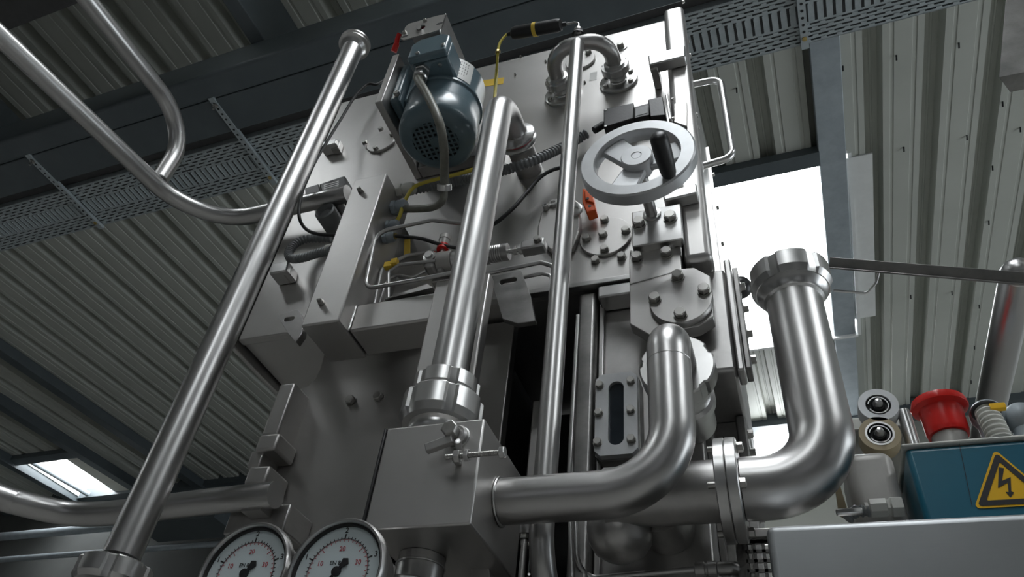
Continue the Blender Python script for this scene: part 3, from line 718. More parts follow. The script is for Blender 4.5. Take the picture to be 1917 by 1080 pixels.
# outlet below the box
t = pipe('outlet_pipe', 'short outlet pipe with slotted union nut under the valve box', (MX+.006, MY, 1.9))
OX = MX+.010
G().tube([(OX, MY, 0), (OX, MY, 1.9565)], .029, 36).done('tube', m_pipe, t)
G().torus((OX, MY, 1.945), EZ, .0292, .0016, 40, 8).done('weld_ring', m_mach, t)
nut_ring((OX, MY, 1.882), EZ, .0295, .054, .034, 6, 'union_nut', t)

# ================================================================== HANDWHEEL
WC = PY(1192, 294, .80); HY = .80
hw = thing('handwheel', 'cast aluminium handwheel with two spokes and a black crank handle', 'handwheel', WC)
Rw = .101
prof = [(Rw-.0265, .000), (Rw-.0245, -.003), (Rw-.003, -.003), (Rw, 0), (Rw, .020), (Rw-.003, .023), (Rw-.0255, .023), (Rw-.0265, .020), (Rw-.0265, 0)]
G().lathe((WC.x, HY, WC.z), EY, prof, 80).done('rim', m_alu, hw)
hubc = PY(1192, 311, .802)
G().lathe((WC.x, HY-.004, WC.z), EY, [(0, 0), (.008, 0), (.0085, .0006), (.0095, -.0008), (.026, -.0008), (.0275, .001), (.0275, .028), (.020, .040), (0, .040)], 40).done('hub', m_alu, hw)
for ang in (128, 6, 248):
    a = math.radians(ang); d = Vector((math.cos(a), 0, math.sin(a))); n = Vector((-d.z, 0, d.x)); pts = []
    g = G(); A, B = .018, Rw-.0255
    c0, c1 = Vector((WC.x, HY+.010, WC.z))+d*A, Vector((WC.x, HY+.006, WC.z))+d*B
    g.prism([c0+n*.021, c1+n*.025, c1-n*.025, c0-n*.021], (0, .012, 0)); g.done('spoke', m_alu, hw, .003)
G().tube([(WC.x, HY+.03, WC.z), (WC.x, .9375, WC.z)], .0105, 24).done('shaft', m_pipeh, hw)
G().lathe((WC.x, .9375, WC.z), (0, -1, 0), [(.017, 0), (.017, .003), (.0145, .004), (.0107, .004)], 32).done('shaft_collar', m_mach, hw)
hb = PY(1254, 338, HY-.004); ht = PY(1234, 233, HY-.094)
hb = PY(1253, 328, HY-.0032)
G().lathe(hb, (-.04, -1, .03), [(0, 0), (.0105, 0), (.0125, .006), (.0145, .030), (.0150, .055), (.0145, .074), (.0125, .080), (.009, .083), (0, .0835)], 32).done('handle', m_black, hw)

# ================================================================== PRESSURE GAUGES
def gauge(px, Yg, r, label, tilt):
    c = PY(*px, Yg); t = thing('pressure_gauge', label, 'gauge', c+Vector((0, .05, 0)), 'pressure gauges')
    ax = Vector((0, -1, 0))
    G().lathe(c+Vector((0, .045, 0)), ax, [(0, 0), (r*.80, 0), (r*.86, .004), (r*.86, .030), (r*.94, .033)], 56).done('case', m_cast, t)
    G().lathe(c+Vector((0, .012, 0)), ax, [(r*.94, 0), (r, .001), (r, .010), (r*.965, .0135), (r*.93, .0135), (r*.915, .011), (r*.90, .002)], 64).done('bezel', m_mach, t)
    G().lathe(c+Vector((0, .0045, 0)), ax, [(r*.915, -.001), (r*.915, .0015), (r*.87, .0012), (r*.862, -.002)], 64).done('inner_ring', m_rubber, t)
    d = G().lathe(c+Vector((0, .0065, 0)), ax, [(0, .0), (r*.90, .0)], 56).done('dial', m_dial, t)
    y = c.y+.0062
    def pt(a, q): return Vector((c.x+q*math.cos(a), y, c.z+q*math.sin(a)))
    g = G(); gr = G(); A0, A1 = math.radians(225), math.radians(-45)
    for k in range(41):
        a = A0+(A1-A0)*k/40; L = .045 if k % 10 else .10; wd = r*.007 if k % 10 else r*.013
        n = Vector((-math.sin(a), 0, math.cos(a)))*wd
        p, q = pt(a, r*.62), pt(a, r*(.62+L)); g.prism([p-n, p+n, q+n, q-n], (0, -.0002, 0))
    for k in range(31):
        a = A0+(A1-A0)*k/30; n = Vector((-math.sin(a), 0, math.cos(a)))*r*.006
        p, q = pt(a, r*(.57 if k % 10 else .52)), pt(a, r*.605); gr.prism([p-n, p+n, q+n, q-n], (0, -.0002, 0))
    ar = [pt(A0+(A1-A0)*k/60, r*.612) for k in range(61)]
    gr.tube(ar, r*.004, 4); ar = [pt(A0+(A1-A0)*k/60, r*.63) for k in range(61)]; g.tube(ar, r*.004, 4)
    o = g.done('scale_marks', m_ink, t); gr.done('inner_scale', m_redink, t)
    for k, s1, s2 in ((10, '1', '10'), (20, '2', '20'), (30, '3', '30')):
        a = A0+(A1-A0)*k/40
        text(s1, r*.15, pt(a, r*.79), EX, EZ, t, m_ink, 'scale_number'); text(s2, r*.13, pt(a, r*.43), EX, EZ, t, m_redink, 'scale_number')
    text('EN 837', r*.11, pt(math.radians(98), r*.17), EX, EZ, t, m_ink, 'lettering')
    a = math.radians(tilt); d = Vector((math.cos(a), 0, math.sin(a))); n = Vector((-d.z, 0, d.x)); o = Vector((c.x, c.y+.0045, c.z))
    G().prism([o-d*r*.62, o-n*r*.03, o+d*r*.10-n*r*.03, o+d*r*.24-n*r*.085, o+d*r*.30, o+d*r*.24+n*r*.085, o+d*r*.10+n*r*.03, o+n*r*.03], (0, .0012, 0)).done('needle', m_ink, t)
    G().lathe(o+Vector((0, .002, 0)), ax, [(0, 0), (r*.09, 0), (r*.09, .003), (0, .0035)], 20).done('needle_hub', m_ink, t)
    G().lathe(c+Vector((0, .0015, 0)), ax, [(r*.91, 0), (0, 0.0)], 40).done('glass', m_glass, t)
    G().tube(arcpath([c+Vector((0, .045, -r*.3)), c+Vector((0, .09, -r*.3)), c+Vector((0, .09, -.5)), Vector((c.x, 1.0595, c.z-.5))], .02), .008, 12).done('stem', m_pipe, t)
gauge((452, 1070), .68  , .059, 'round pressure gauge in steel case, the one nearer the tall pipe', 52)
gauge((625, 1066), .68  , .059, 'round pressure gauge in steel case, the one under the valve box', 52)
# ================================================================== MOTOR
AX = PY(816, 266, .84); AY, AZ, AR = .84, AX.z, .086; AX = AX.x
mt = thing('electric_motor', 'blue grey electric motor hanging upright with its fan grille downwards', 'motor', (AX, AY, AZ))
mp = thing('motor_bracket', 'thick steel bracket plate standing out from the cabinet and holding the motor', 'bracket', (-.72, .9975, 3.1))
G().box((-.732, .770, 3.002), (-.714, .9975, 3.205)).done('side_plate', m_panel, mp, .002)
G().box((-.713, .965, 3.002), (-.50, .9972, 3.20)).done('back_plate', m_cast, mp, .002)
q = [PY(x, y, .742) for x, y in ((757, 49), (833, 23), (829, 53), (751, 77))]
bx0, bx1, bz0, bz1 = (q[0].x+q[3].x)/2, (q[1].x+q[2].x)/2, (q[2].z+q[3].z)/2, (q[0].z+q[1].z)/2
hc = PY(788, 52, .742); hol = circle(hc, (0, 1, 0), .0115, 24, (1, 0, 0))
oc = []
for p in hol:
    d = p-hc; t_ = 1e9
    for lim, v in ((bx1-hc.x, d.x), (hc.x-bx0, -d.x), (bz1-hc.z, d.z), (hc.z-bz0, -d.z)):
        if v > 1e-9: t_ = min(t_, lim/v)
    oc.append(hc+d*t_)
G().plate_hole(oc, hol, (0, .003, 0)).done('face_plate', m_panel, mp)
G().box((bx1-.003, .742, bz0-.01), (bx1, .87, bz1)).done('flange', m_panel, mp, .001)
G().box((bx0, .745, bz1-.003), (bx1-.0035, .86, bz1)).done('top_flange', m_panel, mp)
G().box((bx0+.02, .86, bz0), (bx1-.02, .9645, bz1-.02)).done('carrier', m_cast, mp)
for px in ((758, 62), (796, 40), (758, 68), (823, 44)):
    if px in ((758, 68), (823, 44)):
        p = PY(*px, .7418); G().prism([p+Vector((.009*math.cos(2*math.pi*k/16), 0, .0045*math.sin(2*math.pi*k/16))) for k in range(16)], (0, -.0003, 0)).done('slot', m_inner, mp)
    else: bolt(mp, PY(*px, .742), .009)
G().tube([PY(786, 55, .765), PY(783, 50, .73)], .006, 14).done('shaft_end', m_mach, mp)
G().lathe(PY(788, 53, .758), (0, -1, 0), [(0, 0), (.013, 0), (.013, .004), (0, .004)], 20).done('red_seal', m_redink, mp)
a, b = PY(737, 97, .775), PY(748, 63, .75)
G().tube(spline([a, a.lerp(b, .35)+Vector((.001, 0, 0)), a.lerp(b, .7)+Vector((-.001, 0, 0)), b], 6), [.0075]*8+[.0058]*11, 12).done('red_lever', m_red, mp)
# body
G().lathe((AX, AY, AZ), EZ, [(.051, 0), (.062, -.0005), (.074, .004), (.083, .013), (AR, .026), (AR, .070), (AR-.0015, .073), (AR-.003, .076), (AR-.003, .205), (AR-.006, .215), (.070, .226), (.046, .232), (.044, .262), (.036, .270), (0, .270)], 72).done('body', m_blue, mt)
G().lathe((AX, AY, AZ+.012), EZ, [(0, 0), (.0505, 0), (.0505, -.011)], 48).done('fan_recess', m_inner, mt)
g = G()
for k in range(-4, 5):
    u = k*.0115; L = math.sqrt(max(0, .0515**2-u*u))
    g.box((AX+u-.0022, AY-L, AZ+.0005), (AX+u+.0022, AY+L, AZ+.004)); g.box((AX-L, AY+u-.0022, AZ+.0007), (AX+L, AY+u+.0022, AZ+.0042))
g.lathe((AX, AY, AZ), EZ, [(0, -.0002), (.012, -.0002), (.012, .004), (0, .004)], 24).done('fan_grille', m_bluedk, mt)
G().lathe((AX, AY, AZ+.118), EZ, [(AR-.0035, 0), (AR+.0005, .002), (AR+.0005, .008), (AR-.0035, .010)], 72).done('body_band', m_blue, mt)
g = G().box((-.7135, .79, 3.03), (-.690, .905, 3.185)); g.box((-.6905, .81, 3.05), (AX-.05, .89, 3.165)); g.done('foot', m_blue, mt, .008, 3)
p = PY(744, 178, .79); bolt(mt, (p.x, .7895, p.z), .013); 
# terminal box
ta, tb = PY(760, 115, .705), PY(836, 89, .705); tz = (ta.z+tb.z)/2; tt = PY(767, 81, .705).z
G().box((ta.x+.003, .722, tz), (tb.x-.003, .79, tt-.004)).done('terminal_box', m_blue, mt, .006, 3)
g = G(); g.prism([(ta.x, .7215, tz-.001), (tb.x, .7215, tz-.001), (tb.x, .7215, tt-.012), (tb.x-.018, .7215, tt+.002), (ta.x+.018, .7215, tt+.002), (ta.x, .7215, tt-.016)], (0, -.0185, 0)); lid = g.done('terminal_lid', m_blue, mt, .006, 4)
for px in ((782, 100), (830, 84)): p = PY(*px, .703); G().lathe((p.x, .7031, p.z), (0, -1, 0), [(.0045, 0), (.0045, .0025), (.0035, .0035), (0, .0035)], 12).done('lid_screw', m_mach, lid)
for px in ((824, 121),):
    p = PZ(*px, tz); G().lathe((p.x, p.y, tz), (0, 0, -1), [(.0045, 0), (.0045, .002), (0, .003)], 12).done('box_screw', m_mach, mt)
gp = PZ(787, 122, tz); gp = Vector((gp.x, min(max(gp.y, .738), .752), tz))
G().lathe(gp, (0, 0, -1), [(.0175, 0), (.0175, .008), (.0155, .009), (.0155, .014)], 6).lathe(gp-EZ*.014, (0, 0, -1), [(.0145, 0), (.0160, .002), (.0160, .018), (.0135, .021), (.010, .021)], 24).done('conduit_gland', m_mach, mt)
# maker's plate on the body
def cyl(px, R):
    d = ray(*px); ox, oy = -AX, -AY; A = d.x**2+d.y**2; B = 2*(ox*d.x+oy*d.y); C_ = ox*ox+oy*oy-R*R
    D = B*B-4*A*C_
    if D < 0: return math.atan2(-AY, -AX)+1.2, 3.05
    t_ = (-B-math.sqrt(D))/(2*A); p = CAM+d*t_; return math.atan2(p.y-AY, p.x-AX), p.z
RP = AR-.0026
c4 = [cyl(px, RP) for px in ((851, 107), (886, 124), (881, 161), (844, 141))]
th0, th1 = (c4[0][0]+c4[3][0])/2, (c4[1][0]+c4[2][0])/2; za, zb = (c4[0][1]+c4[1][1])/2, (c4[2][1]+c4[3][1])/2
def cp(u, v, e=0): a = th0+(th1-th0)*u; return Vector((AX+(RP+e)*math.cos(a), AY+(RP+e)*math.sin(a), za+(zb-za)*v))
g = G(); V = [[g.bm.verts.new(cp(i/10, j, e)) for i in range(11)] for j in (0, 1) for e in (0, .0006)]
for i in range(10):
    for a_, b_ in ((1, 3), (0, 1), (3, 2)): g.bm.faces.new((V[a_][i], V[a_][i+1], V[b_][i+1], V[b_][i]))
np_ = g.done('rating_plate', m_label, mt)
g = G()
for r_ in range(6):
    for k in range(5):
        v0 = .10+k*.155; u0 = .10+r_*.12; L = random.uniform(.05, .11)
        pts = [cp(u0, v0, .0007), cp(u0+.035, v0, .0007), cp(u0+.035, v0+L, .0007), cp(u0, v0+L, .0007)]
        if r_ == 5 and k > 3: continue
        g.bm.faces.new([g.bm.verts.new(p) for p in pts])
g.done('plate_print', m_ink, np_)
pc_ = cp(.22, .86, .0009); n_ = Vector((pc_.x-AX, pc_.y-AY, 0)).normalized()
text('CE', .009, pc_, Vector((0, 0, 1)).cross(n_), EZ, np_, m_ink)
# oily conduit from the motor to the cover
t = thing('motor_conduit', 'oily grey cable conduit hanging from the motor with a metal end ring', 'conduit', gp-EZ*.03)
c0 = gp-EZ*.030
path = spline([c0, c0-EZ*.018+Vector((.001, -.004, 0)), PY(800, 178, .735), PY(822, 228, .75), PY(831, 280, .79), PY(832, 325, .845), PY(832, 352, .87)], 8)
G().tube(path, .0092, 16).done('hose', m_conduit, t)
G().lathe(path[-1]+(path[-2]-path[-1]).normalized()*.009, (path[-1]-path[-2]).normalized(), [(.0125, 0), (.0155, .001), (.0155, .013), (.0135, .014), (.0120, .006), (.0125, 0)], 28).done('end_ring', m_mach, t)
G().tube(spline([path[-1], PY(828, 376, .882), PY(810, 388, .893), PY(780, 391, .90), PY(752, 391, .905)], 8), .0078, 14).done('lower_hose', m_conduit, t)

# ================================================================== CABLES AND HOSES
def cable(name, pts, r, mat, label, cat='cable', group=None, corr=False):
    P = [PY(*p) for p in pts]
    g = hose(P, r) if corr else G().tube(spline(P, 8), r, 12)
    return tag(g.done(name, mat), label, cat, group)
cable('corrugated_hose', ((756, 359, .915), (800, 350, .93), (860, 338, .945), (905, 328, .935), (960, 314, .925), (1000, 300, .925), (1050, 277, .95), (1082, 260, .967), (1100, 249, .967)), .0115, m_hose, 'long grey corrugated hose crossing the cabinet behind the pipes', 'hose', corr=True)
o = cable('corrugated_hose', ((622, 468, .92), (595, 474, .93), (565, 483, .938), (545, 484, .94), (541, 472, .945), (553, 456, .955), (575, 447, .965), (602, 446, .975), (620, 446, .98)), .0105, m_hose, 'grey corrugated hose looping out left of the bolted cover', 'hose', corr=True)
G().tube([PY(612, 469, .925), PY(640, 462, .925)], .0125, 12).done('hose_socket', m_pale, o)
cable('yellow_cable', ((739, 417, .905), (748, 405, .90), (756, 380, .90), (773, 352, .90), (800, 340, .90), (840, 330, .90), (880, 319, .90), (915, 305, .91), (925, 250, .93), (926, 190, .93), (930, 130, .925)), .0042, m_yellow, 'thin yellow cable curving from the cover behind the middle pipe')
cable('black_cable', ((722, 148, .98), (705, 158, .965), (688, 158, .955), (665, 180, .95), (640, 220, .945), (608, 272, .92), (578, 325, .902), (563, 370, .902), (560, 405, .91), (572, 428, .93), (595, 438, .93), (622, 440, .93), (645, 440, .93)), .0040, m_rubber, 'long black cable running down along the tall pipe')
cable('black_cable', ((1060, 312, .96), (1035, 318, .955), (1010, 333, .95), (985, 362, .945), (960, 390, .94), (930, 416, .94), (900, 432, .945)), .0042, m_rubber, 'black cable between the middle pipe and the thin pipe')
o = cable('black_cable', ((728, 441, .905), (760, 443, .905), (790, 447, .905), (820, 456, .91), (850, 463, .92), (880, 462, .925)), .0038, m_rubber, 'short black cable leaving the lowest gland of the cover')
G().tube([PY(727, 441, .905), PY(741, 442, .905)], .0065, 8).done('brass_collar', m_brass, o)
# splice joint on top of the thin pipe
t = thing('cable_joint', 'black cable joint sleeve with a yellow tape band above the panel', 'cable joint', PY(1005, 55, .862))
a, b = PY(957, 63, .862), PY(1053, 46, .862); d = (b-a).normalized(); L = (b-a).length
G().lathe(a, d, [(0, 0), (.006, 0), (.0145, .004), (.0165, .012), (.0165, L*.46), (.0172, L*.49), (.0165, L*.52), (.0165, L-.014), (.0145, L-.004), (.006, L), (0, L)], 24).done('sleeve', m_black, t)
G().lathe(a+d*(L*.44), d, [(.0166, 0), (.0176, .0), (.0176, .010), (.0166, .010)], 24).done('tape_band', m_tape, t)
G().lathe(b-d*.001, d, [(.006, 0), (.0055, .010), (.004, .012), (0, .012)], 14).lathe(a+d*.001, -d, [(.006, 0), (.0055, .010), (.004, .012), (0, .012)], 14).done('boot', m_black, t)
top = Vector((NX, NY, 3.27))
G().tube(arcpath([top, top+EZ*.034, b+d*.03+Vector((0, 0, .0)), b], .012, 6), .0026, 10).done('steel_capillary', m_pipe, t)
pts = [a, a-d*.012, PY(936, 80, .865), PY(932, 100, .875), PY(930, 130, .90), PY(930, 135, .92)]
G().tube(spline(pts, 8), .0034, 10).done('yellow_lead', m_yellow, t)
G().lathe(PY(932, 97, .873), Vector((0, .1, 1)), [(.0035, -.006), (.0062, -.006), (.0062, .006), (.0035, .006)], 8).done('brass_ring', m_brass, t)

# ================================================================== PNEUMATIC DRIVE
pd = thing('pneumatic_cylinder', 'small pneumatic cylinder with red fittings linked to the crank plate', 'cylinder', PY(870, 490, .93))
Yc = .925; zc = PY(905, 479, Yc).z
def cx(x, y): return PY(x, y, Yc).x
def cylp(x0, x1, r, name, mat, n=28, extra=None): return G().lathe((x0, Yc, zc), EX, [(0, 0), (r, 0), (r, x1-x0), (0, x1-x0)], n).done(name, mat, pd, .001)
xa, xb, xc_, xd, xe, xf = cx(822, 494), cx(848, 490), cx(918, 478), cx(952, 472), cx(978, 466), cx(1022, 458)
cylp(xb+.0005, xc_-.0005, .0185, 'barrel', m_mach); cylp(xa, xb, .022, 'end_cap', m_beige)
G().lathe((xc_, Yc, zc), EX, [(0, 0), (.0165, 0)]+[(.0165+.0012*(k % 2), .002+.0022*k) for k in range(12)]+[(.0165, xd-xc_), (0, xd-xc_)], 32).done('threaded_nose', m_cast, pd)
cylp(xd+.0005, xe, .0045, 'rod', m_mach, 16)
G().lathe((xd+.010, Yc, zc), EX, [(.0046, 0), (.009, 0), (.009, .007), (.0046, .007)], 6).lathe((xd+.022, Yc, zc), EX, [(.0046, 0), (.010, 0), (.010, .010), (.0046, .010)], 6).done('lock_nut', m_cast, pd)
G().box((xe, Yc-.0125, zc-.011), (xf, Yc+.0125, zc+.011)).done('clevis', m_mach, pd, .003)
bolt(pd, (xf-.013, Yc-.0127, zc+.003), .012)
G().box((xa-.026, Yc-.019, zc-.021), (xa-.0005, Yc+.017, zc+.019)).done('rear_clevis', m_cast, pd, .008, 3)
G().lathe((xa-.013, Yc-.0192, zc+.004), (0, -1, 0), [(.0135, 0), (.0135, .002), (.0085, .0025), (.0085, .008), (0, .008)], 20).done('pivot_pin', m_mach, pd)
G().lathe((xa+.008, Yc, zc-.021), (0, 0, -1), [(.008, 0), (.008, .006), (0, .006)], 6).done('drain_plug', m_mach, pd)
G().box((xa-.02, Yc+.018, zc-.03), (xa+.02, .9972, zc+.01)).done('mount', m_cast, pd, .002)
for px in ((832, 462), (897, 452)):
    x = cx(*px)
    G().lathe((x, Yc-.004, zc+.016), EZ, [(.006, 0), (.006, .016)], 12).done('stem', m_mach, pd)
    G().lathe((x, Yc-.004, zc+.0325), EZ, [(0, 0), (.0125, 0), (.0125, .012), (0, .012)], 18).done('red_collar', m_red, pd)
    G().lathe((x, Yc-.004, zc+.0447), EZ, [(0, 0), (.0115, 0), (.0115, .014), (.0125, .015), (.0125, .026), (0, .0265)], 18).done('flow_valve', m_beige, pd)
    G().tube([(x, Yc-.004, zc+.024), (x-.03, Yc-.006, zc+.020)], .005, 10).done('elbow_fitting', m_mach, pd)
    G().lathe((x-.012, Yc-.005, zc+.0225), Vector((-.97, -.1, -.22)), [(.0052, 0), (.0075, 0), (.0075, .006), (.0052, .006)], 6).done('ring_nut', m_red, pd)
# tags on the thin lines
tg = tag(G().prism([PY(x, y, .955) for x, y in ((757, 448), (768, 447), (768, 478), (756, 481))], (0, .001, 0)).done('yellow_tag', m_tape), 'yellow tag strip behind the thin steel lines', 'tag')
tg.location = (0, 0, 0)
# thin steel lines
def line(pts, r, label, rad=.014, mat=None, grp='thin bent steel lines'):
    return tag(G().tube(arcpath([PY(*p) for p in pts], rad, 6), r, 12).done('steel_line', mat or m_pipe), label, 'tube', grp)
line(((880, 420, .88), (808, 412, .88), (705, 434, .88), (683, 541, .88), (790, 522, .868), (860, 508, .868)), .0042, 'thick bright steel line looping in front of the cover gap', .028)
line(((838, 464, .925), (762, 478, .925), (716, 500, .925), (700, 575, .925)), .0036, 'upper dull steel line bending down behind the arm', .02)
line(((815, 488, .905), (745, 496, .905), (727, 510, .905), (727, 570, .905)), .0036, 'middle steel line with yellow clip bending down behind the arm', .012)
line(((800, 505, .94), (770, 520, .94), (728, 512, .94), (710, 570, .94)), .0034, 'lower steel line curling round behind the cylinder clevis', .02)
g = G(); p = PY(729, 497, .903); g.box((p.x-.010, p.y-.006, p.z-.007), (p.x+.008, p.y+.006, p.z+.007)); g.box((p.x+.004, p.y-.007, p.z-.002), (p.x+.018, p.y+.004, p.z+.012)); tag(g.done('line_clip', m_tape, None, .001), 'yellow clip holding the thin steel lines', 'clip')
line(((880, 518, .90), (1012, 491, .90), (1036, 498, .90), (1034, 560, .90)), .0042, 'bright steel line bending down left of the thin pipe', .014)
line(((880, 540, .945), (1015, 512, .945), (1032, 516, .945), (1030, 560, .945)), .0036, 'second dim steel line under the bright one by the thin pipe', .012)
# ================================================================== SWITCHES, LATCHES, HANDLES
sw = thing('safety_switch', 'black safety switch with actuator tongue above the handwheel', 'switch', PY(1185, 220, .998))
def bpx(px, Y0, Y1, name, mat, par, bev=.002):
    q = [PY(x, y, Y0) for x, y in px]; g = G(); g.prism(q, (0, Y1-Y0, 0)); return g.done(name, mat, par, bev)
bpx(((1130, 204), (1186, 192), (1186, 221), (1130, 238)), .955, .9972, 'body', m_black, sw)
bpx(((1187, 200), (1216, 192), (1216, 215), (1187, 222)), .962, .9972, 'head', m_black, sw)
bpx(((1213, 186), (1240, 180), (1246, 215), (1217, 218)), .950, .9972, 'actuator', m_black, sw)
bpx(((1190, 203), (1212, 197), (1212, 211), (1190, 217)), .9612, .9618, 'switch_label', m_hose, sw, 0)
bpx(((1245, 176), (1250, 175), (1258, 222), (1252, 223)), .935, .9575, 'bracket', m_mach, sw)
bpx(((1262, 194), (1286, 190), (1286, 236), (1262, 228)), .9520, .9575, 'tab_plate', m_panel, sw, .001)
G().tube([PY(1131, 233, .975), PY(1112, 244, .972)], .0085, 14).done('cable_gland', m_rubber, sw); 
for px in ((1134, 206), (1134, 236)): G().lathe(PY(*px, .9548), (0, -1, 0), [(.003, 0), (.003, .001), (0, .001)], 10).done('screw', m_mach, sw)
for px in ((1257, 186), (1258, 222)): bolt(sw, PY(*px, .935), .006, (1, 0, 0), SOCKET)
s2 = thing('safety_switch', 'black safety switch with white print left of the bolted cover', 'switch', PY(615, 350, .998))
bpx(((597, 344), (645, 328), (655, 352), (602, 364)), .945, .9972, 'body', m_black, s2, .004)
bpx(((570, 352), (596, 344), (601, 364), (572, 370)), .955, .9972, 'head', m_black, s2)
for k in range(5):
    bpx(((606, 346+k*3.4), (634, 338+k*3.4), (634, 339.4+k*3.4), (606, 347.4+k*3.4)), .9448, .9449, 'print_line', m_label, s2, 0)
s3 = thing('orange_switch', 'small orange switch hanging under the handwheel rim', 'switch', PY(1102, 385, .998))
bpx(((1090, 352), (1108, 356), (1115, 392), (1098, 398), (1090, 378)), .955, .9785, 'body', m_orange, s3)
bpx(((1093, 355), (1109, 362), (1113, 380), (1095, 374)), .951, .9548, 'cap', m_orange, s3)
for px in ((1100, 372), (1104, 386)): G().lathe(PY(*px, .9508), (0, -1, 0), [(.0035, 0), (.0035, .001), (0, .001)], 10).done('screw_hole', m_ink, s3)
def hinge(label, arm, block, Y0=.93, Y1=.957):
    t = thing('door_latch', label, 'latch', PY(*arm[0], Y1), 'door latches on the cabinet')
    bpx(arm, Y0, Y1, 'arm', m_mach, t, .003)
    bpx(block, Y0+.012, .9972 if Y1 > .96 else Y1+.04, 'block', m_cast, t, .002)
    c = sum((PY(x, y, Y0+.012) for x, y in block), Vector())/4; bolt(t, c+Vector((0, -.0002, 0)), .010); return t
hinge('shiny door latch arm at the top of the cabinet post', ((1213, 103), (1282, 84), (1283, 104), (1215, 121)), ((1218, 114), (1231, 111), (1231, 128), (1218, 131)))
hinge('short door latch beside the handwheel on the post', ((1240, 360), (1303, 342), (1306, 360), (1243, 375)), ((1246, 362), (1256, 360), (1256, 376), (1246, 378)))
hinge('door latch on the left edge beside the big corrugated loop', ((508, 493), (540, 488), (536, 506), (503, 512)), ((533, 498), (545, 496), (542, 512), (530, 515)), .955, .9972)
hinge('door latch high on the left edge behind the tall pipe', ((600, 266), (630, 259), (628, 268), (598, 276)), ((622, 263), (637, 262), (633, 277), (619, 279)), .965, .9972)
t = thing('grab_handle', 'polished tube grab handle on the right side of the cabinet', 'handle', (-.058, 1.05, 3.07))
G().tube(arcpath([(-.0575, 1.05, 3.225), (.010, 1.05, 3.222), (.010, 1.05, 2.918), (-.0575, 1.05, 2.908)], .028, 8), .0082, 18).done('tube', m_mach, t)
for z in (3.225, 2.908): G().lathe((-.0578, 1.05, z), EX, [(.013, 0), (.013, .003), (.0085, .005)], 20).done('foot_ring', m_mach, t)
# ================================================================== GUARD RAILS AT THE LEFT
rail = thing('guard_rail', 'double tube guard rail sweeping out from behind the tall pipe', 'rail', (-1.3, .94, 2.92))
RZ = 2.923
G().tube(arcpath([(-.868, .940, RZ), (-1.303, .948, RZ), (-1.41, .23, RZ), (-1.56, -.8, RZ)], [.19, .5], 14), .0215, 28).done('lower_tube', m_pipe, rail)
G().tube(arcpath([(-1.331, .800, RZ+.019), (-1.331, .800, 3.152), (-1.345, .3, 3.152), (-1.40, -.8, 3.152)], [.13, .5], 12), .021, 28).done('upper_tube', m_pipe, rail)
G().torus((-1.331, .800, RZ+.022), EZ, .0215, .002, 28, 8).done('weld_ring', m_mach, rail)
G().tube([(-.905, .955, RZ-.005), (-.905, .9975, RZ-.005)], .014, 20).done('stand_off', m_cast, rail)
c = PY(613, 402, .955); G().lathe(Vector((c.x, .9972, c.z)), (0, -1, 0), [(0, 0), (.026, 0), (.026, .055), (.022, .058), (.020, .045), (0, .045)], 28).done('end_cup', m_hose, rail)
r2 = PY(516, 926, .955); z2 = r2.z
lr = thing('lower_rail', 'lower tube rail resting in the saddle beneath the hook clamps', 'rail', (r2.x, .955, z2))
pts = [Vector((r2.x, .955, z2))]+[PZ(x, y, z2) for x, y in ((400, 938), (300, 950), (240, 957), (180, 962), (130, 961), (85, 953), (40, 942), (0, 930))]
d = (pts[-1]-pts[-2]).normalized(); pts += [pts[-1]+d*.15+Vector((0, -.05, 0)), pts[-1]+d*.3+Vector((0, -.2, 0))]
G().tube(spline(pts, 6), .0225, 28).done('tube', m_pipe, lr)
G().box((r2.x-.06, .955, z2-.026), (r2.x-.02, .984, z2-.01)).done('saddle_pad', m_cast, lr)
# ================================================================== RIGHT-HAND NEIGHBOURS
cb = thing('control_cabinet', 'brushed steel cabinet with rounded edges in the lower right corner', 'cabinet', (.3, .9, 0))
G().box((-.020, .750, 0), (.62, .955, 1.953)).done('front_shell', m_cab, cb, .008, 4)
G().box((.03, .956, 0), (.62, 1.38, 1.951)).done('rear_shell', m_panel, cb, .006, 3)
tb_ = thing('teal_box', 'teal enamelled box with grey rim and a yellow electric warning sign', 'box', (.3, 1.0, 1.9535))
G().box((.158, .950, 1.9535), (.60, 1.085, 2.1405)).done('body', m_teal, tb_, .007, 3)
G().box((.155, .947, 2.1408), (.603, 1.088, 2.1455)).done('rim', m_pale, tb_, .002)
G().prism([PY(x, y, .9497) for x, y in ((1794, 826), (1795.2, 826), (1820.6, 948), (1819.4, 948))], (0, -.0004, 0)).done('seam', m_ink, tb_)
def rtri(c, s, Y, rad, n=6):
    out = []
    for k in range(3):
        a = math.pi/2+2*math.pi*k/3; v = Vector((c[0]+s*math.cos(a), Y, c[1]+s*math.sin(a)))
        cc = v+(Vector((c[0], Y, c[1]))-v).normalized()*rad*2
        for j in range(n+1): b = a-math.pi/3+2*math.pi/3*j/n; out.append(cc+Vector((math.cos(b), 0, math.sin(b)))*rad)
    return out
SC = (.2565, 2.0785); 
sign = G().prism(rtri(SC, .0505, .9495, .004), (0, -.0005, 0)).done('warning_sign', m_sign, tb_, label='yellow triangular high voltage sign')
o1, o2 = rtri(SC, .0455, .9488, .003), rtri(SC, .0325, .9488, .0012)
G().plate_hole(o1, o2, (0, -.0003, 0)).done('sign_border', m_ink, sign)
bl = [(1115, 628), (1150, 635), (1138, 720), (1195, 695), (1199, 792), (1218, 798), (1195, 833), (1162, 795), (1181, 796), (1175, 732), (1110, 768)]
G().prism([PY(1560+x/3.6, 700+y/3.6, .9488) for x, y in bl], (0, -.0003, 0)).done('lightning_arrow', m_ink, sign)
